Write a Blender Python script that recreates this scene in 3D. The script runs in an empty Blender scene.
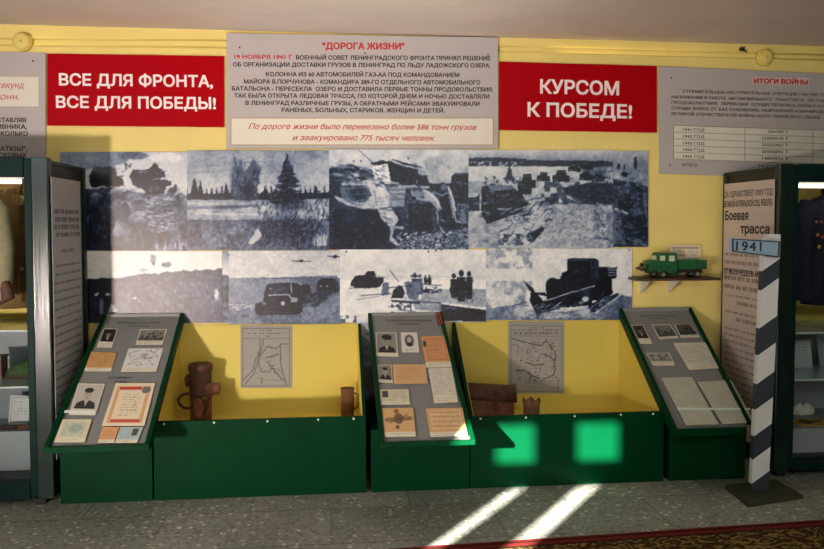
import bpy, bmesh, math, random
import numpy as np
from mathutils import Vector, Matrix
from mathutils.geometry import delaunay_2d_cdt
random.seed(7); RNG = np.random.default_rng(11)
sc = bpy.context.scene
COL = sc.collection
R = math.radians

# ------------------------------------------------------------------ camera
F, YAW, PITCH, HY = 760.0, R(6.16), R(2.5), 223.0
CAM = Vector((0.0, -4.6, 1.427))
PPY = HY + F * math.tan(PITCH)
cd = bpy.data.cameras.new('camera'); cam = bpy.data.objects.new('camera', cd); COL.objects.link(cam)
cd.sensor_width = 36.0; cd.lens = 36.0 * F / 824.0
cd.shift_y = -(274.5 - PPY) / 824.0
cd.clip_start = 0.05
cam.location = CAM; cam.rotation_euler = (R(90) - PITCH, 0, -YAW)
sc.camera = cam

# ------------------------------------------------------------------ light
sc.view_settings.view_transform = 'Standard'; sc.view_settings.look = 'None'
sc.view_settings.gamma = 1.0; sc.view_settings.use_curve_mapping = False
sc.view_settings.exposure = 0.0
w = bpy.data.worlds.new('world'); sc.world = w; w.use_nodes = True
w.node_tree.nodes['Background'].inputs[0].default_value = (0.75, 0.86, 1.0, 1)
w.node_tree.nodes['Background'].inputs[1].default_value = 0.6

def lamp(name, kind, loc, target=None, power=100, color=(1, 1, 1), rot=None, **k):
    l = bpy.data.lights.new(name, kind); l.energy = power; l.color = color
    for a, b in k.items(): setattr(l, a, b)
    o = bpy.data.objects.new(name, l); COL.objects.link(o); o.location = loc
    if target is not None:
        o.rotation_euler = (Vector(target) - Vector(loc)).to_track_quat('-Z', 'Y').to_euler()
    return o
AZ, EL = R(38), R(16)
SUN = Vector((math.sin(AZ) * math.cos(EL), math.cos(AZ) * math.cos(EL), -math.sin(EL)))
lamp('sun', 'SUN', (-5, -9, 4), Vector((-5, -9, 4)) + SUN, 60.0, (1.0, 0.95, 0.86), angle=R(0.6))
# added spot
lamp('assumed_sun_bounce', 'SPOT', (-2.25, -4.5, 0.62), (-0.15, 0, 1.75), 520, (1.0, 0.86, 0.78), spot_size=R(62), spot_blend=0.7, shadow_soft_size=0.1)
# added strip lights high behind the camera as daylight fill; no windows there
lamp('daylight_fill_strip', 'AREA', (-2.7, -5.2, 2.36), (-1.6, 0, 1.0), 19, (0.84, 1.0, 0.96), shape='RECTANGLE', size=2.6, size_y=0.34)
lamp('daylight_fill_strip', 'AREA', (1.8, -5.2, 2.36), (1.6, 0, 1.0), 22, (0.84, 1.0, 0.96), shape='RECTANGLE', size=2.6, size_y=0.34)
lamp('ceiling_fill_area', 'AREA', (0.2, -3.7, 0.06), (0.35, -2.2, 2.6), 44, (1.0, 0.9, 0.8), shape='RECTANGLE', size=3.2, size_y=0.9)  # added upward fill lamp that brightens the ceiling
lamp('ceiling_fill_spot', 'SPOT', (0.15, -2.0, 0.1), (0.1, -0.5, 2.556), 125, (1.0, 0.9, 0.82), spot_size=R(58), spot_blend=1.0, shadow_soft_size=0.3)  # added spot that lifts the middle of the ceiling

# ------------------------------------------------------------------ projection helper (photo pixel -> point on a real plane)
fwd = Vector((math.sin(YAW) * math.cos(PITCH), math.cos(YAW) * math.cos(PITCH), -math.sin(PITCH)))
rgt = Vector((math.cos(YAW), -math.sin(YAW), 0)); upv = rgt.cross(fwd)
def ray(px, py): return fwd * F + rgt * (px - 412.0) + upv * (PPY - py)
def at(px, py, y=0.0):
    d = ray(px, py); return CAM + d * ((y - CAM.y) / d.y)
def atz(px, py, z=0.0):
    d = ray(px, py); return CAM + d * ((z - CAM.z) / d.z)
def onp(px, py, p0, n):
    d = ray(px, py); return CAM + d * ((p0 - CAM).dot(n) / d.dot(n))
def atx(px, py, x):
    d = ray(px, py); return CAM + d * ((x - CAM.x) / d.x)

# ------------------------------------------------------------------ materials
MATS = {}
def lin(c):
    return tuple(((v / 255.0) / 12.92 if v <= 10 else ((v / 255.0 + 0.055) / 1.055) ** 2.4) for v in c)
def mat(name, rgb, rough=0.6, metal=0.0, noise=0.0, scale=12.0, bump=0.0, bscale=60.0, coat=0.0, spec=0.5):
    if name in MATS: return MATS[name]
    m = bpy.data.materials.new(name); m.use_nodes = True
    nt = m.node_tree; p = nt.nodes['Principled BSDF']
    c = lin(rgb) + (1,)
    p.inputs['Base Color'].default_value = c; p.inputs['Roughness'].default_value = rough
    p.inputs['Metallic'].default_value = metal; p.inputs['Coat Weight'].default_value = coat
    p.inputs['Specular IOR Level'].default_value = spec
    if noise or bump:
        tc = nt.nodes.new('ShaderNodeTexCoord')
    if noise:
        n = nt.nodes.new('ShaderNodeTexNoise'); n.inputs['Scale'].default_value = scale; n.inputs['Detail'].default_value = 6
        r = nt.nodes.new('ShaderNodeValToRGB')
        r.color_ramp.elements[0].color = tuple(v * (1 - noise) for v in c[:3]) + (1,)
        r.color_ramp.elements[1].color = tuple(min(1, v * (1 + noise)) for v in c[:3]) + (1,)
        r.color_ramp.elements[0].position = .3; r.color_ramp.elements[1].position = .7
        nt.links.new(tc.outputs['Object'], n.inputs['Vector']); nt.links.new(n.outputs['Fac'], r.inputs['Fac'])
        nt.links.new(r.outputs['Color'], p.inputs['Base Color'])
    if bump:
        n2 = nt.nodes.new('ShaderNodeTexNoise'); n2.inputs['Scale'].default_value = bscale; n2.inputs['Detail'].default_value = 4
        b = nt.nodes.new('ShaderNodeBump'); b.inputs['Strength'].default_value = bump; b.inputs['Distance'].default_value = 0.01
        nt.links.new(tc.outputs['Object'], n2.inputs['Vector']); nt.links.new(n2.outputs['Fac'], b.inputs['Height'])
        nt.links.new(b.outputs['Normal'], p.inputs['Normal'])
    MATS[name] = m; return m
def printmat(name, rough=0.5, coat=0.0, spec=0.5):
    if name in MATS: return MATS[name]
    m = bpy.data.materials.new(name); m.use_nodes = True; nt = m.node_tree; p = nt.nodes['Principled BSDF']
    a = nt.nodes.new('ShaderNodeAttribute'); a.attribute_name = 'col'
    nt.links.new(a.outputs['Color'], p.inputs['Base Color'])
    p.inputs['Roughness'].default_value = rough; p.inputs['Coat Weight'].default_value = coat
    p.inputs['Specular IOR Level'].default_value = spec
    MATS[name] = m; return m
def glassmat(name, tint=(1, 1, 1), refl=0.5):
    if name in MATS: return MATS[name]
    m = bpy.data.materials.new(name); m.use_nodes = True; nt = m.node_tree
    nt.nodes.remove(nt.nodes['Principled BSDF']); out = nt.nodes['Material Output']
    t = nt.nodes.new('ShaderNodeBsdfTransparent'); t.inputs[0].default_value = tint + (1,)
    g = nt.nodes.new('ShaderNodeBsdfGlossy'); g.inputs['Roughness'].default_value = 0.02
    fr = nt.nodes.new('ShaderNodeLayerWeight'); fr.inputs['Blend'].default_value = 0.12
    mu = nt.nodes.new('ShaderNodeMath'); mu.operation = 'MULTIPLY'; mu.inputs[1].default_value = refl
    mx = nt.nodes.new('ShaderNodeMixShader')
    nt.links.new(fr.outputs[0], mu.inputs[0]); nt.links.new(mu.outputs[0], mx.inputs[0])
    nt.links.new(t.outputs[0], mx.inputs[1]); nt.links.new(g.outputs[0], mx.inputs[2]); nt.links.new(mx.outputs[0], out.inputs[0])
    MATS[name] = m; return m
def emit(name, rgb, s):
    m = bpy.data.materials.new(name); m.use_nodes = True; p = m.node_tree.nodes['Principled BSDF']
    p.inputs['Base Color'].default_value = lin(rgb) + (1,)
    p.inputs['Emission Color'].default_value = lin(rgb) + (1,); p.inputs['Emission Strength'].default_value = s
    MATS[name] = m; return m

YEL = mat('yellow_wall_paint', (240, 217, 130), 0.6, noise=0.035, scale=3, bump=0.12, bscale=40)
YELC = mat('yellow_case_lining', (238, 212, 98), 0.5, noise=0.03, scale=4)
GREEN = mat('green_enamel', (0, 53, 28), 0.4, noise=0.1, scale=5, bump=0.03, bscale=25, spec=0.08)
GREENS = mat('green_showcase_paint', (9, 37, 36), 0.5, noise=0.15, scale=7, bump=0.05, bscale=40, spec=0.12)
def gloss_green():
    m = mat('worn_glossy_green', (9, 34, 29), 0.26, noise=0.3, scale=9, spec=0.6)
    nt = m.node_tree; p = nt.nodes['Principled BSDF']; tc = nt.nodes.new('ShaderNodeTexCoord'); mp = nt.nodes.new('ShaderNodeMapping')
    mp.inputs['Scale'].default_value = (70, 70, 2.2); n = nt.nodes.new('ShaderNodeTexNoise'); n.inputs['Scale'].default_value = 1.6; n.inputs['Detail'].default_value = 5
    b = nt.nodes.new('ShaderNodeBump'); b.inputs['Strength'].default_value = .35; b.inputs['Distance'].default_value = .003
    nt.links.new(tc.outputs['Object'], mp.inputs['Vector']); nt.links.new(mp.outputs[0], n.inputs['Vector']); nt.links.new(n.outputs['Fac'], b.inputs['Height']); nt.links.new(b.outputs[0], p.inputs['Normal'])
    return m
GLOSSG = gloss_green()
DGREEN = mat('dark_green_paint', (16, 36, 28), 0.45, noise=0.15, scale=6)
DARK = mat('dark_brown_board', (40, 34, 28), 0.5, noise=0.2)
GREY = mat('grey_panel', (186, 177, 176), 0.5, noise=0.02, scale=5)
GREYT = mat('grey_lectern_board', (126, 127, 126), 0.5, noise=0.03, scale=8)
RED = mat('red_banner', (172, 0, 16), 0.4, noise=0.04, scale=4, spec=0.06)
WHITE = mat('white_letter', (250, 236, 232), 0.5)
CREAM = mat('cream_paper', (226, 220, 205), 0.6, noise=0.02)
INK = mat('black_ink', (38, 34, 36), 0.6)
REDINK = mat('red_ink', (190, 40, 40), 0.6)
STEEL = mat('screw_steel', (190, 190, 185), 0.3, 0.9)
BLACK = mat('black_rubber', (22, 22, 22), 0.6)
def laminate():
    m = bpy.data.materials.new('laminated_photo'); m.use_nodes = True; nt = m.node_tree; nt.nodes.remove(nt.nodes['Principled BSDF']); L = nt.links.new
    a = nt.nodes.new('ShaderNodeAttribute'); a.attribute_name = 'col'; d = nt.nodes.new('ShaderNodeBsdfDiffuse'); L(a.outputs['Color'], d.inputs[0])
    g = nt.nodes.new('ShaderNodeBsdfGlossy'); g.distribution = 'BECKMANN'; g.inputs['Roughness'].default_value = 0.34; g.inputs[0].default_value = (1, .86, .8, 1)
    mx = nt.nodes.new('ShaderNodeMixShader'); mx.inputs[0].default_value = 0.042
    L(d.outputs[0], mx.inputs[1]); L(g.outputs[0], mx.inputs[2]); L(mx.outputs[0], nt.nodes['Material Output'].inputs[0]); return m
PGLOSS = laminate()
PMATT = printmat('paper_print', 0.65)
GLASS = glassmat('clear_glass', (0.985, 0.995, 0.99), 0.35)

# ------------------------------------------------------------------ mesh helpers
class B:
    def __init__(s): s.v = []; s.f = []; s.sm = []
    def add(s, vs, fs, smooth=False):
        o = len(s.v); s.v += [Vector(v) for v in vs]
        for f in fs: s.f.append([i + o for i in f]); s.sm.append(smooth)
        return s
    def box(s, x0, x1, y0, y1, z0, z1):
        vs = [(x, y, z) for x in (x0, x1) for y in (y0, y1) for z in (z0, z1)]
        return s.add(vs, [(0, 1, 3, 2), (4, 6, 7, 5), (0, 4, 5, 1), (2, 3, 7, 6), (0, 2, 6, 4), (1, 5, 7, 3)])
    def prism(s, pts, vec, smooth=False):
        n = len(pts); a = [Vector(p) for p in pts]; v = Vector(vec)
        fs = [tuple(range(n)), tuple(range(2 * n - 1, n - 1, -1))]
        s.add(a + [p + v for p in a], fs)
        o = len(s.v) - 2 * n
        for i in range(n):
            j = (i + 1) % n; s.f.append([o + i, o + i + n, o + j + n, o + j]); s.sm.append(smooth)
        return s
    def bar(s, a, b, wdt, hgt, up=(0, 0, 1)):
        a = Vector(a); b = Vector(b); d = (b - a).normalized(); u = Vector(up)
        sd = d.cross(u).normalized(); u = sd.cross(d).normalized()
        q = [a + sd * wdt / 2 * i + u * hgt / 2 * j for i, j in ((-1, -1), (1, -1), (1, 1), (-1, 1))]
        return s.prism(q, b - a)
    def tube(s, path, r, seg=8, closed=False):
        P = [Vector(p) for p in path]; n = len(P); rr = r if hasattr(r, '__len__') else [r] * n
        vs = []; prev = None
        for i, p in enumerate(P):
            t = (P[(i + 1) % n if closed else min(i + 1, n - 1)] - P[(i - 1) % n if closed else max(i - 1, 0)]).normalized()
            ref = prev if prev is not None else (Vector((0, 0, 1)) if abs(t.z) < .9 else Vector((1, 0, 0)))
            a = (ref - t * ref.dot(t)).normalized(); prev = a; b = t.cross(a)
            vs += [p + (a * math.cos(2 * math.pi * k / seg) + b * math.sin(2 * math.pi * k / seg)) * rr[i] for k in range(seg)]
        fs = []
        for i in range(n if closed else n - 1):
            for k in range(seg):
                i2 = (i + 1) % n; fs.append((i * seg + k, i * seg + (k + 1) % seg, i2 * seg + (k + 1) % seg, i2 * seg + k))
        s.add(vs, fs, True)
        if not closed:
            o = len(s.v) - len(vs)
            s.f.append([o + k for k in range(seg)][::-1]); s.sm.append(False)
            s.f.append([o + (n - 1) * seg + k for k in range(seg)]); s.sm.append(False)
        return s
    def lathe(s, prof, c, seg=24, axis='z'):
        c = Vector(c); vs = []
        for r, h in prof:
            for k in range(seg):
                a = 2 * math.pi * k / seg; x, y = r * math.cos(a), r * math.sin(a)
                vs.append(c + (Vector((x, y, h)) if axis == 'z' else Vector((x, h, y)) if axis == 'y' else Vector((h, x, y))))
        fs = []
        for i in range(len(prof) - 1):
            for k in range(seg): fs.append((i * seg + k, i * seg + (k + 1) % seg, (i + 1) * seg + (k + 1) % seg, (i + 1) * seg + k))
        s.add(vs, fs, True); o = len(s.v) - len(vs); m = len(prof) - 1
        s.f.append([o + k for k in range(seg)]); s.sm.append(False)
        s.f.append([o + m * seg + k for k in range(seg)]); s.sm.append(False)
        return s
    def rings(s, rings, smooth=True, cap=True):
        n = len(rings[0]); vs = [Vector(p) for r in rings for p in r]; fs = []
        for i in range(len(rings) - 1):
            for k in range(n): fs.append((i * n + k, i * n + (k + 1) % n, (i + 1) * n + (k + 1) % n, (i + 1) * n + k))
        s.add(vs, fs, smooth)
        if cap:
            o = len(s.v) - len(vs); m = len(rings) - 1
            s.f.append([o + k for k in range(n)][::-1]); s.sm.append(False)
            s.f.append([o + m * n + k for k in range(n)]); s.sm.append(False)
        return s

def wloc(o):
    v = Vector((0, 0, 0))
    while o is not None: v += o.location; o = o.parent
    return v
def obj(name, b, m, parent=None, loc=None, bevel=0.0, sub=0):
    if isinstance(b, list):
        for q in b: r = obj('text_line' if name == 'lettering' else name, q, m, parent, loc)
        return r
    base = wloc(parent) if parent else (Vector(loc) if loc is not None else Vector((0, 0, 0)))
    me = bpy.data.meshes.new(name)
    me.from_pydata([tuple(v - base) for v in b.v], [], b.f)
    me.polygons.foreach_set('use_smooth', b.sm)
    bm = bmesh.new(); bm.from_mesh(me); bmesh.ops.recalc_face_normals(bm, faces=bm.faces); bm.to_mesh(me); bm.free()
    for mm in (m if isinstance(m, (list, tuple)) else [m]): me.materials.append(mm)
    o = bpy.data.objects.new(name, me); COL.objects.link(o)
    if parent: o.parent = parent
    else: o.location = base
    if bevel:
        md = o.modifiers.new('bevel', 'BEVEL'); md.width = bevel; md.segments = 2; md.limit_method = 'ANGLE'
    if sub:
        md = o.modifiers.new('sub', 'SUBSURF'); md.levels = sub; md.render_levels = sub
    return o
def tag(o, label, cat, group=None, kind=None):
    o['label'] = label
    if cat: o['category'] = cat
    if group: o['group'] = group
    if kind: o['kind'] = kind
    return o
def thing(name, label, cat, loc, group=None):
    o = bpy.data.objects.new(name, None); COL.objects.link(o); o.location = loc; o.empty_display_size = 0.05
    return tag(o, label, cat, group)
def struct(name, b, m, loc=None):
    o = obj(name, b, m, None, loc); o['kind'] = 'structure'; return o

# text -------------------------------------------------------------
def textmesh(s, bold=0.0, shear=0.0, spacing=1.0):
    """letters as flat faces: every outer contour filled on its own with the holes that lie in it"""
    c = bpy.data.curves.new('t', 'FONT'); c.body = s; c.size = 1.0; c.shear = shear; c.space_character = spacing
    o = bpy.data.objects.new('t', c); COL.objects.link(o)
    dg = bpy.context.evaluated_depsgraph_get(); oe = o.evaluated_get(dg); cu = oe.to_curve(dg)
    glyphs = {}
    for sp in cu.splines:
        P = []; bp = sp.bezier_points; n = len(bp)
        for i in range(n):
            a, b_ = bp[i], bp[(i + 1) % n]
            straight = (a.handle_right - a.co).cross(b_.co - a.co).length < 1e-5 and (b_.handle_left - b_.co).cross(b_.co - a.co).length < 1e-5
            st = 1 if straight else 3
            for k in range(st):
                t = k / st; q = a.co * (1 - t) ** 3 + a.handle_right * 3 * t * (1 - t) ** 2 + b_.handle_left * 3 * t * t * (1 - t) + b_.co * t ** 3
                if not P or math.hypot(q.x - P[-1][0], q.y - P[-1][1]) > 1e-4: P.append((q.x, q.y))
        if len(P) > 2 and math.hypot(P[0][0] - P[-1][0], P[0][1] - P[-1][1]) < 1e-4: P.pop()
        if len(P) > 2: glyphs.setdefault(sp.character_index, []).append(P)
    oe.to_curve_clear(); bpy.data.objects.remove(o); bpy.data.curves.remove(c)
    area = lambda L: sum(L[i - 1][0] * L[i][1] - L[i][0] * L[i - 1][1] for i in range(len(L))) / 2
    def wind(p, L):
        r = 0
        for i in range(len(L)):
            (xa, ya), (xb, yb) = L[i - 1], L[i]
            if (ya > p[1]) != (yb > p[1]) and p[0] < (xb - xa) * (p[1] - ya) / (yb - ya) + xa: r += 1 if yb > ya else -1
        return r
    def grow(L, sg):
        if not bold: return L
        n = len(L); out = []
        for i in range(n):
            (x0, y0), (x1, y1), (x2, y2) = L[i - 1], L[i], L[(i + 1) % n]
            a = math.hypot(x1 - x0, y1 - y0); b_ = math.hypot(x2 - x1, y2 - y1)
            n1 = ((y1 - y0) / a, (x0 - x1) / a); n2 = ((y2 - y1) / b_, (x1 - x2) / b_)
            d = max(.35, 1 + n1[0] * n2[0] + n1[1] * n2[1]); m = ((n1[0] + n2[0]) / d, (n1[1] + n2[1]) / d)
            out.append((x1 + m[0] * bold * sg, y1 + m[1] * bold * sg))
        return out
    vs, fs = [], []
    for ls in glyphs.values():
        sg = 1 if area(max(ls, key=lambda L: abs(area(L)))) > 0 else -1
        ls = [grow(L, sg) for L in ls]; V = []; E_ = []
        for L in ls:
            k = len(V); V += [Vector(p) for p in L]; E_ += [(k + i, k + (i + 1) % len(L)) for i in range(len(L))]
        r = delaunay_2d_cdt(V, E_, [], 0, 1e-6); o0 = len(vs); vs += [Vector((p.x, p.y, 0)) for p in r[0]]
        for t in r[2]:
            m = (sum(r[0][k].x for k in t) / 3, sum(r[0][k].y for k in t) / 3)
            if sum(wind(m, L) for L in ls): fs.append([o0 + k for k in t])
    return vs, fs
CAPH = 0.729
class Lines(list): pass          # one mesh for every line of writing
def addtext(b, s, pl, pr, up, hgt, bold=0.0, shear=0.0, lift=(0, 0, 0), ink=0.0, spacing=1.0):
    """letters between the points pl..pr on the baseline, cap height hgt along up"""
    if isinstance(b, Lines): b.append(B()); b = b[-1]
    vs, fs = textmesh(s, bold, shear, spacing)
    x0 = min(v.x for v in vs); x1 = max(v.x for v in vs)
    pl = Vector(pl); pr = Vector(pr); d = pr - pl; up = Vector(up).normalized(); l = Vector(lift)
    b.add([pl + d * ((v.x - x0) / (x1 - x0)) + up * (v.y / CAPH * hgt) + l for v in vs], fs)
    return b
def wtext(b, s, x0, x1, ybase, cap, y, slope=0.0, **k):
    pl = at(x0, ybase, y); pr = at(x1, ybase + slope * (x1 - x0), y)
    h = (at(x0, ybase - cap, y) - pl).length
    return addtext(b, s, pl, pr, (0, 0, 1), h, **k)

# painted prints ---------------------------------------------------------
def fbm(h, w_, cell, octv=4):
    out = np.zeros((h, w_)); amp = 1.0; tot = 0
    for o in range(octv):
        c = max(1.0, cell / 2 ** o); gh, gw = int(h / c) + 3, int(w_ / c) + 3
        g = RNG.random((gh, gw)); ys = np.arange(h) / c; xs = np.arange(w_) / c
        y0 = ys.astype(int); x0 = xs.astype(int); fy = (ys - y0)[:, None]; fx = (xs - x0)[None, :]
        fy = fy * fy * (3 - 2 * fy); fx = fx * fx * (3 - 2 * fx)
        a = g[y0][:, x0]; b_ = g[y0][:, x0 + 1]; c_ = g[y0 + 1][:, x0]; d_ = g[y0 + 1][:, x0 + 1]
        out += amp * ((a * (1 - fx) + b_ * fx) * (1 - fy) + (c_ * (1 - fx) + d_ * fx) * fy); tot += amp; amp *= .5
    return out / tot
class Canvas:
    """raster over a rectangle of drawing coordinates x0..x1, y0..y1 (y down); res = samples per unit"""
    def __init__(s, x0, y0, x1, y1, res, bg=(0.5, 0.5, 0.5)):
        s.x0, s.y0, s.x1, s.y1 = x0, y0, x1, y1
        s.w = max(2, int(round((x1 - x0) * res)) + 1); s.h = max(2, int(round((y1 - y0) * res)) + 1); s.res = res
        s.X, s.Y = np.meshgrid(np.linspace(x0, x1, s.w), np.linspace(y0, y1, s.h))
        s.a = np.zeros((s.h, s.w, 3)); s.a[:] = s.c(bg)
    def c(s, v): return np.array(v if hasattr(v, '__len__') else (v, v, v), float)
    def mix(s, m, col, alpha=1.0):
        m = (m * alpha)[..., None] if not isinstance(m, bool) else m
        s.a = s.a * (1 - m) + s.c(col) * m
    def poly(s, pts, col, alpha=1.0):
        m = np.zeros(s.X.shape, bool); n = len(pts)
        for i in range(n):
            (xa, ya), (xb, yb) = pts[i], pts[(i + 1) % n]
            if ya == yb: continue
            cnd = ((ya > s.Y) != (yb > s.Y)) & (s.X < (xb - xa) * (s.Y - ya) / (yb - ya) + xa); m ^= cnd
        s.mix(m.astype(float), col, alpha); return m
    def rect(s, x0, y0, x1, y1, col, alpha=1.0):
        m = (s.X >= x0) & (s.X <= x1) & (s.Y >= y0) & (s.Y <= y1); s.mix(m.astype(float), col, alpha)
    def ell(s, cx, cy, rx, ry, col, alpha=1.0, soft=0.12, rot=0.0):
        dx, dy = s.X - cx, s.Y - cy; c_, s_ = math.cos(rot), math.sin(rot)
        d = np.sqrt(((dx * c_ + dy * s_) / rx) ** 2 + ((-dx * s_ + dy * c_) / ry) ** 2)
        s.mix(np.clip((1 - d) / max(soft, 1e-3), 0, 1), col, alpha)
    def line(s, pts, wd, col, alpha=1.0):
        m = np.zeros(s.X.shape)
        for (xa, ya), (xb, yb) in zip(pts[:-1], pts[1:]):
            dx, dy = xb - xa, yb - ya; L = dx * dx + dy * dy + 1e-9
            t = np.clip(((s.X - xa) * dx + (s.Y - ya) * dy) / L, 0, 1)
            d = np.hypot(s.X - xa - t * dx, s.Y - ya - t * dy)
            m = np.maximum(m, np.clip((wd / 2 + .5 / s.res - d) * s.res, 0, 1))
        s.mix(m, col, alpha)
    def grain(s, amt, cell, region=None, octv=4, thr=None):
        n = fbm(s.h, s.w, max(1.0, cell * s.res), octv) - .5
        if region is not None:
            x0, y0, x1, y1 = region
            e = 6.0
            m = np.clip(np.minimum(np.minimum(s.X - x0, x1 - s.X), np.minimum(s.Y - y0, y1 - s.Y)) / e, 0, 1); n = n * m
        s.a = np.clip(s.a + (n * amt * 2)[..., None], 0, 1)
    def blotch(s, region, cell, thr, col, alpha=1.0, soft=.06):
        x0, y0, x1, y1 = region
        n = fbm(s.h, s.w, max(1.0, cell * s.res), 4)
        m = np.clip((n - thr) / soft, 0, 1) * ((s.X >= x0) & (s.X <= x1) & (s.Y >= y0) & (s.Y <= y1))
        s.mix(m, col, alpha)
    def vgrad(s, y0, y1, c0, c1, x0=-1e9, x1=1e9):
        t = np.clip((s.Y - y0) / (y1 - y0), 0, 1)[..., None]
        m = ((s.Y >= y0) & (s.Y <= y1) & (s.X >= x0) & (s.X <= x1))[..., None]
        s.a = np.where(m, s.c(c0) * (1 - t) + s.c(c1) * t, s.a)
    def words(s, x0, x1, y, hgt, col, alpha=.8, indent=0.0, gap=None):
        x = x0 + indent; gap = gap or hgt * .6
        m = np.zeros(s.X.shape, bool); band = (s.Y >= y - hgt / 2) & (s.Y <= y + hgt / 2)
        mid = (s.Y >= y - hgt * .18) & (s.Y <= y + hgt * .12)
        while x < x1 - hgt * .5:
            for _ in range(random.choice((2, 3, 4, 5, 6, 7, 8))):
                if x + hgt * .6 > x1: break
                wd = hgt * random.uniform(.42, .68); st = wd * .36
                m |= band & (((s.X >= x) & (s.X <= x + st)) | ((s.X >= x + wd - st) & (s.X <= x + wd)))
                k = random.random()
                if k < .45: m |= mid & (s.X >= x) & (s.X <= x + wd)
                elif k < .75: m |= (s.Y >= y - hgt / 2) & (s.Y <= y - hgt * .25) & (s.X >= x) & (s.X <= x + wd)
                x += wd + hgt * .2
            x += gap
        s.mix(m.astype(float), col, alpha)
    def lines(s, x0, y0, x1, y1, n, col, alpha=.7, hgt=None):
        st = (y1 - y0) / n; hgt = hgt or st * .4
        for i in range(n): s.words(x0, x1 if i < n - 1 else x0 + (x1 - x0) * .6, y0 + (i + .5) * st, hgt, col, alpha)
    def duo(s):
        k = np.array([0, .25, .5, .75, 1.0]); cs = np.array([(6, 9, 15), (33, 48, 74), (104, 121, 151), (192, 199, 210), (250, 250, 248)]) / 255.
        l = np.clip(s.a[..., 0], 0, 1)
        s.a = np.stack([np.interp(l, k, cs[:, i]) for i in range(3)], -1); return s
def printobj(name, cv, corners, m, parent=None, loc=None, thick=0.0, nrm=None):
    """corners TL TR BR BL in world; a solid sheet whose face carries the print"""
    TL, TR, BR, BL = [np.array(c) for c in corners]
    u = np.linspace(0, 1, cv.w)[None, :, None]; v = np.linspace(0, 1, cv.h)[:, None, None]
    P = (TL * (1 - u) + TR * u) * (1 - v) + (BL * (1 - u) + BR * u) * v
    base = np.array(wloc(parent) if parent else (loc if loc is not None else P.reshape(-1, 3).mean(0)))
    V = (P - base).reshape(-1, 3); W, H = cv.w, cv.h
    idx = np.arange(W * H).reshape(H, W)
    Fq = np.stack([idx[1:, :-1], idx[1:, 1:], idx[:-1, 1:], idx[:-1, :-1]], -1).reshape(-1, 4).tolist()
    C = cv.a.reshape(-1, 3)
    if thick > 0:
        loop = list(idx[0, :]) + list(idx[1:, -1]) + list(idx[-1, -2::-1]) + list(idx[-2:0:-1, 0])
        n0 = len(V); V = np.vstack([V, V[loop] - np.array(nrm) * thick]); C = np.vstack([C, C[loop]])
        L = len(loop)
        for i in range(L): j = (i + 1) % L; Fq.append([loop[i], loop[j], n0 + j, n0 + i])
        Fq.append([n0 + i for i in range(L)][::-1])
    me = bpy.data.meshes.new(name); me.from_pydata(V.tolist(), [], Fq)
    at_ = me.color_attributes.new('col', 'FLOAT_COLOR', 'POINT')
    lc = np.where(C <= .04045, C / 12.92, ((C + .055) / 1.055) ** 2.4)
    at_.data.foreach_set('color', np.hstack([lc, np.ones((len(lc), 1))]).astype(np.float32).ravel())
    me.materials.append(m); o = bpy.data.objects.new(name, me); COL.objects.link(o)
    if parent: o.parent = parent
    else: o.location = base
    return o

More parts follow.
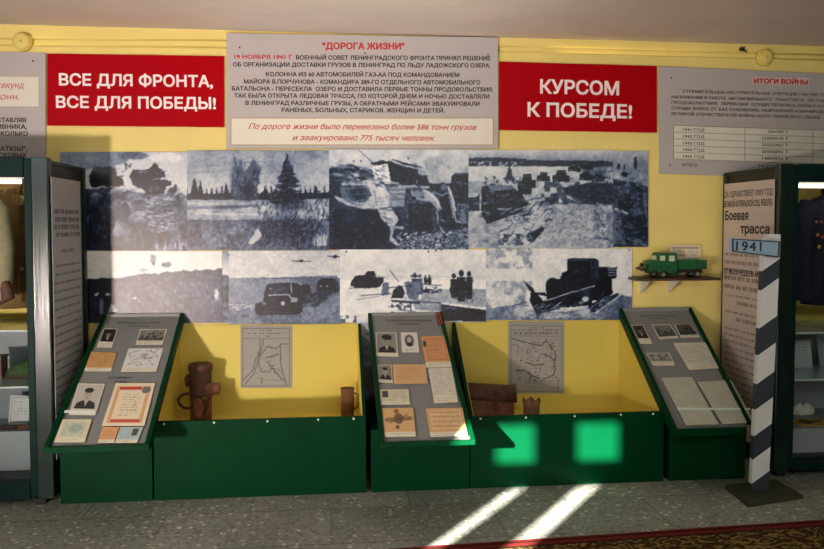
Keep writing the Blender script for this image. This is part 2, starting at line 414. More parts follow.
# ================================================================== SETTING
CEIL = 2.556; XL, XR, YF = -5.2, 6.2, -5.4
FY = -0.63                                        # front plane of the case row
def floor_mat():
    m = bpy.data.materials.new('terrazzo'); m.use_nodes = True; nt = m.node_tree; p = nt.nodes['Principled BSDF']
    N = nt.nodes.new; L = nt.links.new
    tc = N('ShaderNodeTexCoord')
    v = N('ShaderNodeTexVoronoi'); v.inputs['Scale'].default_value = 34; L(tc.outputs['Object'], v.inputs['Vector'])
    v2 = N('ShaderNodeTexVoronoi'); v2.inputs['Scale'].default_value = 95; L(tc.outputs['Object'], v2.inputs['Vector'])
    r = N('ShaderNodeValToRGB'); L(v.outputs['Color'], r.inputs['Fac'])
    e = r.color_ramp.elements; e[0].position = 0; e[0].color = lin((118, 120, 112)) + (1,); e[1].position = 1; e[1].color = lin((234, 237, 229)) + (1,)
    for pos, c in ((.35, (134, 129, 112)), (.55, (156, 150, 132)), (.66, (162, 156, 138)), (.7, (210, 202, 182))):
        q = e.new(pos); q.color = lin(c) + (1,)
    chip = N('ShaderNodeValToRGB'); chip.color_ramp.elements[0].position = .3; chip.color_ramp.elements[1].position = .42
    chip.color_ramp.elements[0].color = (1, 1, 1, 1); chip.color_ramp.elements[1].color = (0, 0, 0, 1); L(v.outputs['Distance'], chip.inputs['Fac'])
    base = N('ShaderNodeMix'); base.data_type = 'RGBA'
    r2 = N('ShaderNodeValToRGB'); L(v2.outputs['Color'], r2.inputs['Fac'])
    r2.color_ramp.elements[0].color = lin((123, 125, 117)) + (1,); r2.color_ramp.elements[1].color = lin((177, 180, 174)) + (1,)
    L(chip.outputs['Color'], base.inputs['Factor']); L(r2.outputs['Color'], base.inputs['A']); L(r.outputs['Color'], base.inputs['B'])
    br = N('ShaderNodeTexBrick'); br.offset = 0.5; br.inputs['Scale'].default_value = 1.0
    br.inputs['Brick Width'].default_value = 0.8; br.inputs['Row Height'].default_value = 0.42; br.inputs['Mortar Size'].default_value = 0.006
    br.inputs['Color1'].default_value = (.7, .72, .72, 1); br.inputs['Color2'].default_value = (1.2, 1.2, 1.16, 1); br.inputs['Mortar'].default_value = (.75, .75, .73, 1)
    L(tc.outputs['Object'], br.inputs['Vector'])
    n = N('ShaderNodeTexNoise'); n.inputs['Scale'].default_value = 1.7; n.inputs['Detail'].default_value = 8; L(tc.outputs['Object'], n.inputs['Vector'])
    nr = N('ShaderNodeValToRGB'); nr.color_ramp.elements[0].position = .3; nr.color_ramp.elements[1].position = .7
    nr.color_ramp.elements[0].color = (.72, .72, .72, 1); nr.color_ramp.elements[1].color = (1.1, 1.1, 1.1, 1); L(n.outputs['Fac'], nr.inputs['Fac'])
    a = N('ShaderNodeMix'); a.data_type = 'RGBA'; a.blend_type = 'MULTIPLY'; a.inputs['Factor'].default_value = 1
    L(base.outputs['Result'], a.inputs['A']); L(br.outputs['Color'], a.inputs['B'])
    b = N('ShaderNodeMix'); b.data_type = 'RGBA'; b.blend_type = 'MULTIPLY'; b.inputs['Factor'].default_value = 1
    L(a.outputs['Result'], b.inputs['A']); L(nr.outputs['Color'], b.inputs['B'])
    L(b.outputs['Result'], p.inputs['Base Color']); p.inputs['Roughness'].default_value = .55
    return m
struct('floor', B().box(XL, XR, YF, 0.2, -0.1, 0), floor_mat())
struct('ceiling', B().box(XL, XR, YF, 0.2, CEIL, CEIL + .1), mat('whitewash', (214, 200, 190), 0.85, noise=0.05, scale=2.5, bump=0.25, bscale=14))
struct('wall_back', B().box(XL, XR, 0, 0.2, 0, CEIL), YEL)
PALE = mat('pale_wall_paint', (205, 196, 170), .7, noise=.03)
struct('wall_left', B().box(XL - .1, XL, YF, 0.2, 0, CEIL), PALE)
struct('wall_right', B().box(XR, XR + .1, YF, 0.2, 0, CEIL), PALE)
# wall behind the camera, with assumed narrow slits cut to shape the sun patches
wb = B()
xs = [(-2.87, -2.636), (-2.42, -2.165)]; lo = [(-2.775, -2.672), (-2.40, -2.262)]
ZL, ZH = (0.55, 1.735), (1.87, 2.085)
def wallrow(z0, z1, holes):
    x = XL
    for a, b in holes: wb.box(x, a, YF - .04, YF, z0, z1); x = b
    wb.box(x, XR, YF - .04, YF, z0, z1)
wallrow(0, ZL[0], []); wallrow(ZL[0], ZL[1], lo); wallrow(ZL[1], ZH[0], []); wallrow(ZH[0], ZH[1], xs); wallrow(ZH[1], CEIL, [])
struct('wall_front', wb, PALE)

# conduit runs high on the wall, each ending in a round box
YP = mat('yellow_conduit_paint', (236, 212, 116), .45)
def conduit(x0, y0, x1, y1, label):
    p0, p1 = at(x0, y0), at(x1, y1); p0.y = p1.y = -0.005
    o = obj('conduit', B().tube([p0, p1], 0.0045, 8), YP, loc=(p0 + p1) / 2); return tag(o, label, 'conduit', 'yellow conduits under the ceiling')
conduit(-60, 38.5, 232, 41, 'upper yellow conduit running to the left of the grey centre board')
conduit(-60, 45, 232, 48, 'lower yellow conduit running to the left of the grey centre board')
conduit(494, 46.5, 900, 57, 'upper yellow conduit running to the right of the grey centre board')
conduit(494, 51.5, 900, 62, 'lower yellow conduit running to the right of the grey centre board')
def jbox(px, py, label):
    c = at(px, py); c.y = 0
    t = thing('junction_box', label, 'junction box', c, 'round boxes on the conduits')
    obj('box_base', B().lathe([(.052, 0.0), (.052, -.026), (.047, -.03)], c, 28, 'y'), YP, t)
    obj('box_cover', B().lathe([(.046, -.028), (.046, -.038), (.036, -.044), (.004, -.046)], c, 28, 'y'), YP, t)
    obj('screw', B().lathe([(.005, -.044), (.005, -.049), (.001, -.05)], c, 10, 'y'), STEEL, t)
jbox(24, 42.5, 'round yellow junction box above the grey board at far left')
jbox(763, 58, 'round yellow junction box above the grey war results board')
# black clip on the conduit by the right box
c = at(741, 49.5); c.y = -.012
tag(obj('cable_clip', B().box(c.x - .012, c.x + .012, -.022, 0, c.z - .01, c.z + .01).tube([c + Vector((.01, 0, 0)), c + Vector((.03, -.006, -.02))], .004), BLACK, loc=c), 'small black cable clip on the conduit left of the right junction box', 'cable clip')

# ================================================================== WALL BOARDS
def quadpx(x0, y0a, y0b, x1, y1a, y1b, y):     # left x, top y at left/right, right x, bottom y at left/right
    return [at(x0, y0a, y), at(x1, y0b, y), at(x1, y1b, y), at(x0, y1a, y)]
def board(t, q, m, name='board', th=.012, back=None):
    q = [Vector(c) for c in q]
    return obj(name, B().prism(q, (0, th, 0)), m, t, bevel=.0015)
def screws(t, pts, y):
    for px, py in pts:
        c = at(px, py, y); obj('screw', B().lathe([(.005, 0), (.005, -.002), (.002, -.003)], c, 10, 'y'), DARK, t)

BY = -0.016
# left banner
t = thing('banner', 'red slogan banner with white two-line text ending in ПОБЕДЫ, left of grey centre board', 'banner', at(136, 110, BY))
board(t, quadpx(47, 53.5, 56, 224, 125.5, 127, BY), RED)
b = Lines()
wtext(b, 'ВСЕ ДЛЯ ФРОНТА,', 59, 213, 85, 11.5, BY - .001, .012, bold=.028)
wtext(b, 'ВСЕ ДЛЯ ПОБЕДЫ!', 56, 216, 107.5, 11.5, BY - .001, .008, bold=.028)
obj('lettering', b, WHITE, t)
# right banner
t = thing('banner', 'red slogan banner with white text starting КУРСОМ, right of grey centre board', 'banner', at(578, 130, BY))
board(t, quadpx(499.5, 61.5, 66, 657, 130, 132.5, BY), RED)
b = Lines()
wtext(b, 'КУРСОМ', 540, 619, 93, 13.5, BY - .001, .025, bold=.028)
wtext(b, 'К ПОБЕДЕ!', 527.5, 632, 116, 13.5, BY - .001, .02, bold=.028)
obj('lettering', b, WHITE, t)
# centre grey board
CY = -0.03
t = thing('information_board', 'large grey board with black capitals and red title between the two red banners', 'information board', at(362, 150, CY))
board(t, quadpx(226.5, 33, 37.5, 498, 148.5, 148.5, CY), GREY, th=.028)
def C2(x, y): return 200 + x * .3883, y * .3883
def ctext(b, s, x0, x1, y, cap, **k):
    a, yy = C2(x0, y); e, _ = C2(x1, y); wtext(b, s, a, e, yy, cap * .3883, CY - .001, .004, **k)
b = Lines(); ctext(b, '"ДОРОГА ЖИЗНИ"', 315, 527, 126, 16, bold=.045); obj('title', b, REDINK, t)
b = Lines(); ctext(b, '19 НОЯБРЯ 1941 Г', 88, 238, 151, 10, bold=.035); obj('date_text', b, REDINK, t)
b = Lines()
for s, x0, x1, y in (('ВОЕННЫЙ СОВЕТ ЛЕНИНГРАДСКОГО ФРОНТА ПРИНЯЛ РЕШЕНИЕ', 247, 748, 153),
        ('ОБ ОРГАНИЗАЦИИ ДОСТАВКИ ГРУЗОВ В ЛЕНИНГРАД ПО ЛЬДУ ЛАДОЖСКОГО ОЗЕРА.', 85, 748, 171),
        ('КОЛОННА ИЗ 60 АВТОМОБИЛЕЙ ГАЗ-АА ПОД КОМАНДОВАНИЕМ', 170, 668, 196),
        ('МАЙОРА В.ПОРЧУНОВА - КОМАНДИРА 389-ГО ОТДЕЛЬНОГО АВТОМОБИЛЬНОГО', 113, 722, 215),
        ('БАТАЛЬОНА - ПЕРЕСЕКЛА  ОЗЕРО И ДОСТАВИЛА ПЕРВЫЕ ТОННЫ ПРОДОВОЛЬСТВИЯ.', 82, 755, 233),
        ('ТАК БЫЛА ОТКРЫТА ЛЕДОВАЯ ТРАССА, ПО КОТОРОЙ ДНЕМ И НОЧЬЮ ДОСТАВЛЯЛИ', 88, 745, 251),
        ('В ЛЕНИНГРАД РАЗЛИЧНЫЕ ГРУЗЫ, А ОБРАТНЫМИ РЕЙСАМИ ЭВАКУИРОВАЛИ', 117, 720, 270),
        ('РАНЕНЫХ, БОЛЬНЫХ, СТАРИКОВ, ЖЕНЩИН И ДЕТЕЙ.', 210, 630, 288)):
    ctext(b, s, x0, x1, y, 10.5, bold=.035)
obj('lettering', b, INK, t)
def cbox(x0, y0, x1, y1, yy): a, c_ = C2(x0, y0); e, d_ = C2(x1, y1); return quadpx(a, c_, c_, e, d_, d_, yy)
s_ = board(t, cbox(80, 304, 755, 373, CY - .003), CREAM, 'text_strip', .003)
fr = B(); q = cbox(80, 304, 755, 373, CY - .004)
for i in range(4): fr.bar(q[i], q[(i + 1) % 4], .004, .004, (0, 1, 0))
obj('strip_border', fr, mat('gold_edge', (190, 160, 110), .5), s_)
b = Lines()
for s, x0, x1, y in (('По дороге жизни было перевезено более 586 тонн грузов', 125, 712, 332), ('и эвакуировано 775 тысяч человек.', 238, 605, 361)):
    a, yy = C2(x0, y); e, _ = C2(x1, y); wtext(b, s, a, e, yy, 5.6, CY - .005, .004, shear=.35, bold=.008)
obj('lettering', b, REDINK, s_)
screws(t, [C2(102, 122), C2(425, 137), C2(742, 141), C2(770, 128)], CY)
# right grey board
t = thing('information_board', 'grey board with red title ИТОГИ ВОЙНЫ and a cream table of yearly figures', 'information board', at(740, 170, BY))
board(t, quadpx(659.5, 66, 77, 905, 173.5, 181, BY), GREY)
def C3(x, y): return 660 + x * .20945, 60 + y * .20945
def rtext(b, s, x0, x1, y, cap, yy=BY - .001, sl=.025, **k):
    a, p = C3(x0, y); e, _ = C3(x1, y); wtext(b, s, a, e, p, cap * .20945, yy, sl, **k)
bk = B(); q = quadpx(*[C3(440, 80)[0], C3(440, 82)[1], C3(440, 87)[1], C3(712, 80)[0], C3(0, 113)[1], C3(0, 120)[1]], BY - .001)
obj('title_backing', bk.prism(q, (0, .001, 0)), mat('pink_strip', (226, 196, 192), .6), t)
b = Lines(); rtext(b, 'ИТОГИ ВОЙНЫ', 448, 706, 110, 22, BY - .003, bold=.04); obj('title', b, REDINK, t)
b = Lines()
for s, x0, x1, y in (('СТРЕМИТЕЛЬНЫЕ НАСТУПАТЕЛЬНЫЕ ОПЕРАЦИИ 1943-1945 ГГ.', 108, 790, 156),
        ('НАПРЯЖЕНИЯ В РАБОТЕ  АВТОМОБИЛЬНОГО  ТРАНСПОРТА', 55, 690, 183), ('ПО ПОДВОЗУ', 706, 850, 199),
        ('ПРОДОВОЛЬСТВИЯ.  ПЕРЕВОЗКИ  ОСУЩЕСТВЛЯЛИСЬ ДНЕМ И НОЧЬЮ', 55, 830, 209),
        ('ОТРЫВА ВОЙСК ОТ БАЗ СНАБЖЕНИЯ, РАЗРУШЕНИЙ И МИНИРОВАНИЯ', 55, 835, 236),
        ('ВЕЛИКОЙ ОТЕЧЕСТВЕННОЙ ВОЙНЫ БЫЛО ПЕРЕВЕЗЕНО СВЫШЕ', 55, 765, 263)):
    rtext(b, s, x0, x1, y, 14, bold=.018)
rtext(b, 'ИТОГО', 105, 177, 507, 14, bold=.018); rtext(b, '10290000', 470, 620, 512, 14, bold=.018)
obj('lettering', b, INK, t)
ty = BY - .003
qx = [C3(65, 312), C3(1060, 345), C3(1060, 505), C3(65, 472)]
tb = obj('table_sheet', B().prism([at(x, y, ty) for x, y in qx], (0, .003, 0)), CREAM, t)
ln = B()
for i in range(6):
    f = i / 5; (xa, ya), (xb, yb) = [(qx[0][k] * (1 - f) + qx[3][k] * f) for k in (0, 1)], [(qx[1][k] * (1 - f) + qx[2][k] * f) for k in (0, 1)]
    ln.bar(at(xa, ya, ty - .001), at(xb, yb, ty - .001), .002, .003)
for f in (0, 405, 730):
    f = (f - 65) / 995 if f else 0
    ln.bar(at(qx[0][0] + (qx[1][0] - qx[0][0]) * f, qx[0][1] + (qx[1][1] - qx[0][1]) * f, ty - .001), at(qx[3][0] + (qx[2][0] - qx[3][0]) * f, qx[3][1] + (qx[2][1] - qx[3][1]) * f, ty - .001), .002, .003, (0, 1, 0))
obj('ruling', ln, mat('brown_rule', (150, 130, 100), .6), tb)
b = Lines()
for i, (a, n) in enumerate((('1941 ГОД', '256760 Т'), ('1942 ГОД', '12500510 Т'), ('1943 ГОД', '25025967 Т'), ('1944 ГОД', '50560892 Т'), ('1945 ГОД', '14804972 Т'))):
    rtext(b, a, 110, 212, 339 + i * 32, 14, ty - .002, bold=.012)
    rtext(b, n, 515 if i == 0 else 487, 612, 347 + i * 32, 14, ty - .002, bold=.012)
obj('lettering', b, INK, tb)
screws(t, [C3(55, 85), C3(48, 503)], BY)
# far left grey board
t = thing('information_board', 'grey board with black capitals, cut off by the left edge of the photo', 'information board', at(0, 160, BY))
board(t, quadpx(-140, 49, 52.5, 45.5, 164, 164, BY), GREY)
s_ = board(t, quadpx(-120, 75.5, 77, 38.5, 105.5, 106.5, BY - .003), CREAM, 'text_strip', .003)
b = Lines(); wtext(b, 'секунд', -3, 24, 88, 6.5, BY - .004, .01, shear=.3); wtext(b, 'тонн.', -4, 19, 99.5, 6.5, BY - .004, .01, shear=.3); obj('lettering', b, REDINK, s_)
b = Lines()
for s, x0, x1, y in (('ОСТАВЛЯЯ', -8, 26, 122), ('ПРОТИВНИКА,', -22, 27, 128.5), ('СКОЛЬКО', -4, 28, 135.5), ('КАТЮШ",', -4, 27, 150.5), ('ЯСКОВЫХ', -6, 27, 157)):
    wtext(b, s, x0, x1, y, 4.2, BY - .001, .004, bold=.035)
obj('lettering', b, INK, t)
screws(t, [(33, 61)], BY)

# ================================================================== PHOTO MURAL
MY = -0.012
def mural(x0, y0, x1, y1, res=1.5, bg=.6): return Canvas(x0, y0, x1, y1, res, bg)
class T:      # draw in the coordinates of an enlarged crop
    def __init__(s, cv, ox, oy, k): s.cv, s.ox, s.oy, s.k = cv, ox, oy, k
    def P(s, pts): return [(s.ox + x / s.k, s.oy + y / s.k) for x, y in pts]
    def poly(s, pts, l, a=1.0): s.cv.poly(s.P(pts), l, a)
    def line(s, pts, w_, l, a=1.0): s.cv.line(s.P(pts), w_ / s.k, l, a)
    def ell(s, cx, cy, rx, ry, l, a=1.0, soft=.25, rot=0.0): (x, y), = s.P([(cx, cy)]); s.cv.ell(x, y, rx / s.k, ry / s.k, l, a, soft, rot)
    def reg(s, r): (a, b_), (c_, d_) = s.P([(r[0], r[1]), (r[2], r[3])]); return a, b_, c_, d_
    def blotch(s, r, cell, thr, l, a=1.0, soft=.06): s.cv.blotch(s.reg(r), cell / s.k, thr, l, a, soft)
    def grain(s, amt, cell, r=None): s.cv.grain(amt, cell / s.k, s.reg(r) if r else None)
    def vgrad(s, y0, y1, a, b_): s.cv.vgrad(s.oy + y0 / s.k, s.oy + y1 / s.k, a, b_)
    def scrub(s, x0, y0, x1, y1, n, ln, w_, tones, ang=0.0, spread=.5, a=.6):
        for i in range(n):
            x, y = random.uniform(x0, x1), random.uniform(y0, y1); q = ang + random.uniform(-spread, spread); l = ln * random.uniform(.4, 1.2)
            s.line([(x, y), (x + l * math.cos(q), y + l * math.sin(q))], w_ * random.uniform(.6, 1.3), random.choice(tones), a * random.uniform(.5, 1))
    def arc(s, cx, cy, rx, ry, a0, a1, w_, l, a=1.0): s.line([(cx + rx * math.cos(q), cy + ry * math.sin(q)) for q in np.linspace(a0, a1, 9)], w_, l, a)
def finish(cv, wp=1.0):
    H, W = cv.h, cv.w; g = cv.a[..., 0]
    def warp(g, amp, cell):
        dx = (fbm(H, W, cell * cv.res, 3) - .5) * 2 * amp * cv.res; dy = (fbm(H, W, cell * cv.res, 3) - .5) * 2 * amp * cv.res
        yy, xx = np.mgrid[0:H, 0:W]; X_ = np.clip(xx + dx, 0, W - 1.001); Y_ = np.clip(yy + dy, 0, H - 1.001)
        x0 = X_.astype(int); y0 = Y_.astype(int); fx = X_ - x0; fy = Y_ - y0
        return (g[y0, x0] * (1 - fx) + g[y0, x0 + 1] * fx) * (1 - fy) + (g[y0 + 1, x0] * (1 - fx) + g[y0 + 1, x0 + 1] * fx) * fy
    g = warp(g, 1.3 * wp, 7); g = warp(g, .8 * wp, 2.5)
    k = fbm(H, W, 2.2 * cv.res, 2) - .5; k2 = fbm(H, W, 7 * cv.res, 3) - .5; k3 = fbm(H, W, 1.2 * cv.res, 1) - .5
    q = .35 + np.clip(1 - g, 0, 1)
    g = g * (1 + (.22 * k + .24 * k2) * q) + (.05 * k + .07 * k3) * q
    fl = np.clip((fbm(H, W, 2.6 * cv.res, 2) - .7) / .06, 0, 1) * (g < .4); g = g + fl * .12
    cv.a[:] = np.clip(g, 0, 1)[..., None]
def hang(cv, label, grp='blue-toned archive photographs on the wall', yoff=0.0, wp=1.0):
    finish(cv, wp); cv.duo(); y = MY + yoff
    o = printobj('photograph', cv, [at(cv.x0, cv.y0, y), at(cv.x1, cv.y0, y), at(cv.x1, cv.y1, y), at(cv.x0, cv.y1, y)], PGLOSS, thick=.008, nrm=(0, -1, 0))
    return tag(o, label, 'photograph', grp)
def tree(t, x, ytop, ybot, wd, l=.15, n=9):
    for i in range(n):
        f = (i + 1) / n; y = ytop + (ybot - ytop) * f; hw = wd * (f * .8 + .1) * random.uniform(.75, 1.15)
        t.poly([(x - hw, y + 6), (x - hw * .4, y - (ybot - ytop) / n), (x, y - (ybot - ytop) / n * 1.6), (x + hw * .4, y - (ybot - ytop) / n), (x + hw, y + 4), (x, y - 4)], l)
# 1 crowded trucks
cv = mural(60, 152, 187, 250.5); t = T(cv, 84, 148, 5.283)
t.vgrad(0, 260, .75, .9); t.poly([(-140, 0), (330, 0), (250, 60), (120, 110), (-140, 120)], .42, .75); t.ell(260, 40, 90, 25, .3, .7); t.ell(90, 60, 120, 30, .55, .6); t.ell(430, 50, 100, 30, .95, .7)
t.poly([(-140, 230), (150, 205), (330, 240), (560, 250), (560, 560), (-140, 560)], .3)
t.grain(.28, 60, (-140, 220, 560, 560)); t.grain(.18, 14, (-140, 220, 560, 560))
t.poly([(42, 110), (60, 100), (160, 102), (168, 140), (200, 160), (210, 200), (30, 205), (25, 150)], .07)
t.poly([(235, 150), (255, 115), (300, 120), (345, 112), (362, 95), (372, 82), (386, 84), (394, 104), (425, 125), (430, 150), (400, 160), (460, 172), (462, 195), (430, 200), (420, 240), (330, 245), (300, 215), (250, 190)], .1)
t.line([(360, 165), (430, 163)], 6, .8); t.line([(290, 130), (340, 125)], 5, .7)
for x, y, rx, ry, l in ((260, 250, 60, 28, .72), (180, 225, 70, 18, .6), (300, 305, 80, 35, .55), (300, 370, 70, 30, .8), (330, 345, 20, 40, .25), (390, 290, 60, 40, .62), (60, 270, 25, 38, .6), (360, 215, 40, 18, .35), (470, 225, 45, 26, .08), (470, 280, 45, 50, .2), (520, 260, 22, 45, .7), (490, 350, 60, 60, .35), (210, 290, 25, 40, .2), (175, 420, 22, 55, .65), (120, 330, 40, 70, .3)):
    t.ell(x, y, rx, ry, l, .85, .5, random.uniform(-.3, .3))
t.ell(488, 200, 9, 12, .12); t.line([(220, 110), (212, 75), (236, 100), (245, 85)], 8, .2)
for i in range(60):
    x, y = random.uniform(320, 460), random.uniform(250, 440); t.line([(x, y), (x + random.uniform(15, 45), y + random.uniform(-6, 8))], 4, random.choice((.8, .25, .7)), .8)
for i in range(40):
    x, y = random.uniform(20, 330), random.uniform(240, 540); t.line([(x, y), (x + random.uniform(-8, 12), y + random.uniform(15, 50))], 4, random.choice((.75, .15, .15)), .55)
t.poly([(-140, 430), (140, 430), (140, 560), (-140, 560)], .1, .6)  # shadow of the showcase painted over the lower left of the print
for i in range(25): x = random.uniform(380, 560); t.line([(x, 545), (x + random.uniform(-12, 12), random.uniform(470, 520))], 4, .85, .7)
t.scrub(45, 110, 200, 200, 50, 25, 5, (.02, .2, .3, .05), .2); t.scrub(240, 115, 440, 230, 70, 22, 5, (.02, .25, .45, .05), .1)
for cx, cy, rx, ry in ((255, 262, 75, 45), (300, 305, 65, 40), (300, 385, 70, 45), (60, 275, 34, 36), (395, 300, 55, 45), (190, 240, 60, 28), (510, 270, 30, 50), (215, 330, 30, 55)):
    t.ell(cx, cy + 12, rx * .8, ry * .8, .2, .5, .5); t.arc(cx, cy, rx, ry, math.pi * random.uniform(1.05, 1.25), math.pi * random.uniform(1.6, 1.9), 9, .85, .5); t.arc(cx, cy + 12, rx * .8, ry * .8, math.pi * 1.2, math.pi * 1.8, 7, .15, .5)
t.scrub(320, 250, 460, 450, 90, 35, 5, (.85, .75, .25, .9), .1, .3, .8); t.scrub(20, 320, 150, 540, 60, 35, 6, (.03, .05, .35), 1.3, .5); t.scrub(160, 380, 330, 540, 70, 40, 5, (.6, .2, .15, .7), 1.4, .5)
hang(cv, 'archive photograph of trucks and a crowd on a snowy slope, top left of the mural')
# 2 explosion
cv = mural(187, 150.5, 329, 250); t = T(cv, 185, 148, 5.28)
t.vgrad(0, 270, .6, .76); t.grain(.14, 120)
for i in range(40):
    x, y = random.uniform(-50, 700), random.uniform(10, 200); t.line([(x, y), (x + random.uniform(60, 200), y - random.uniform(0, 25))], 5, random.choice((.7, .4, .62)), .3)
t.poly([(0, 240), (776, 235), (776, 272), (0, 275)], .17)
for x in range(10, 776, 26): tree(t, x, random.uniform(195, 235), 270, 18, .17, 5)
tree(t, 48, 165, 270, 42, .13); tree(t, 80, 175, 270, 30, .13); tree(t, 215, 185, 268, 26, .17); tree(t, 420, 205, 268, 50, .15); tree(t, 690, 200, 268, 40, .18)
t.poly([(0, 272), (776, 270), (776, 385), (0, 385)], .66)
t.grain(.16, 50, (0, 270, 776, 400)); t.line([(0, 318), (380, 305)], 16, .36, .8); t.line([(60, 345), (380, 350)], 8, .9, .7); t.line([(0, 292), (200, 292)], 6, .88, .6)
# plume
pp = [(255, 275), (240, 205), (246, 130), (254, 90), (258, 38), (268, 60), (276, 98), (286, 68), (298, 60), (302, 108), (312, 128), (325, 108), (345, 80), (352, 60), (370, 66), (378, 90), (392, 95), (398, 112), (385, 150), (388, 182), (375, 205), (380, 240), (388, 275)]
t.poly([(320 + (x - 320) * 1.12, 275 + (y - 275) * 1.05) for x, y in pp], .42, .4); t.poly(pp, .34, .8)
t.ell(322, 225, 62, 75, .12, .85, .8); t.ell(275, 170, 22, 80, .22, .5, .7); t.ell(362, 150, 24, 60, .2, .6, .7)
for i in range(130):
    x = random.uniform(250, 385); y = random.uniform(110, 265); t.line([(x, y), (x + (x - 320) * .12, y - random.uniform(15, 45))], 4, random.choice((.2, .42, .3, .5)), .3)
t.poly([(0, 380), (776, 375), (776, 549), (0, 549)], .4)
t.grain(.25, 18, (0, 370, 776, 549)); t.grain(.2, 60, (0, 280, 776, 549))
t.line([(535, 35), (540, 330)], 9, .08)
for i in range(230):
    f = random.random() ** .7; y = 45 + 250 * f; hw = (8 + 100 * f) * random.uniform(.3, 1.0); sd = random.choice((-1, 1)); x = 537
    t.line([(x, y - hw * .12), (x + sd * hw * .6, y), (x + sd * hw, y - hw * .18 + 8)], 6, random.choice((.08, .12, .18, .1)), .8)
for i in range(60):
    f = random.random(); y = 60 + 230 * f; x = 537 + random.uniform(-1, 1) * 90 * f; t.line([(x, y), (x + 14, y - 4)], 4, .5, .5)
t.ell(520, 420, 160, 90, .2, .75, .6); t.ell(620, 470, 80, 70, .16, .6, .7); t.ell(560, 300, 120, 40, .22, .7, .6); t.ell(360, 400, 40, 30, .25, .6, .6)
for i in range(160):
    x, y = random.uniform(380, 776), random.uniform(270, 540); t.line([(x, y), (x + random.uniform(-14, 14), y - random.uniform(10, 40))], 4, random.choice((.1, .2, .55, .15)), .6)
for i in range(140):
    x, y = random.uniform(0, 400), random.uniform(390, 540); t.line([(x, y), (x + random.uniform(-8, 8), y - random.uniform(8, 30))], 3, random.choice((.25, .62, .5)), .5)
t.scrub(380, 280, 776, 540, 260, 26, 6, (.08, .14, .2, .3), -1.4, .5, .7); t.scrub(380, 300, 776, 540, 90, 18, 4, (.5, .6), -1.3, .6, .5); t.scrub(0, 390, 420, 545, 160, 22, 5, (.25, .5, .58, .3), -1.4, .5, .5)
t.ell(410, 318, 16, 22, .8, .9, .5); t.poly([(330, 500), (350, 470), (372, 430), (385, 428), (402, 460), (380, 490), (350, 510)], .85, .9)
for i in range(22): x = random.uniform(680, 745); t.line([(x, 515), (x + random.uniform(-8, 8), random.uniform(440, 490))], 5, .8, .7)
hang(cv, 'archive photograph of an explosion plume beside a tall fir tree, second in the top row', wp=.6)
# 3 men pushing truck
cv = mural(329, 149.5, 468.5, 249.5); t = T(cv, 326, 148, 5.278)
t.vgrad(0, 190, .82, .72); t.grain(.12, 60); t.blotch((430, 0, 760, 180), 90, .55, .6, .6)
t.poly([(0, 190), (760, 185), (760, 549), (0, 549)], .22); t.grain(.12, 40, (0, 190, 760, 549))
t.poly([(660, 150), (680, 130), (760, 128), (760, 300), (680, 290), (655, 220)], .12); t.line([(680, 135), (755, 132)], 5, .6); t.line([(690, 180), (755, 190)], 6, .45)
for x, y, rx, ry, l in ((60, 130, 60, 35, .18), (130, 110, 45, 28, .15), (40, 170, 60, 25, .22), (120, 160, 50, 22, .3), (215, 135, 60, 28, .35), (90, 95, 40, 10, .5), (60, 140, 40, 10, .6), (125, 160, 28, 14, .65), (190, 160, 30, 10, .12)):
    t.ell(x, y, rx, ry, l, .95, .3, .15)
t.line([(20, 100), (70, 95)], 8, .65); t.line([(160, 110), (260, 150)], 10, .2)
t.poly([(240, 110), (255, 90), (290, 78), (330, 92), (338, 180), (255, 165)], .92); t.poly([(236, 80), (300, 62), (330, 80), (250, 95)], .1)
t.poly([(320, 70), (370, 68), (480, 100), (485, 135), (470, 195), (340, 190)], .13); t.line([(330, 62), (400, 90), (480, 108)], 9, .75); t.line([(345, 62), (410, 78), (475, 95)], 5, .15)
t.poly([(480, 140), (530, 145), (540, 185), (480, 190)], .16)
t.line([(85, 190), (230, 192)], 12, .7); t.line([(300, 180), (380, 185)], 12, .75)
t.poly([(70, 205), (420, 195), (410, 310), (300, 315), (90, 285)], .42); t.poly([(330, 210), (420, 200), (405, 305), (330, 310)], .62)
for y in (225, 250, 275): t.line([(90, y), (420, y - 5)], 3, .25)
t.ell(170, 240, 60, 45, .13, .9, .6)
t.poly([(380, 195), (540, 200), (545, 215), (380, 210)], .65)
# near man
t.poly([(45, 250), (70, 262), (140, 295), (210, 285), (235, 250), (222, 200), (235, 170), (255, 172), (262, 205), (300, 205), (330, 240), (330, 300), (345, 320), (380, 375), (360, 410), (345, 470), (400, 520), (385, 525), (330, 490), (335, 420), (280, 360), (270, 320), (180, 320), (110, 300), (55, 272)], .74)
t.poly([(270, 205), (300, 200), (312, 250), (330, 320), (285, 340), (300, 280)], .88, .7); t.line([(280, 322), (345, 310)], 6, .3); t.ell(232, 190, 26, 24, .8, .9, .4); t.ell(290, 190, 22, 16, .2, .9, .4)
t.poly([(335, 415), (405, 415), (405, 428), (345, 430)], .7); t.poly([(40, 320), (270, 330), (320, 430), (325, 490), (260, 520), (40, 520)], .14, .9); t.ell(130, 370, 60, 30, .3, .5, .6)
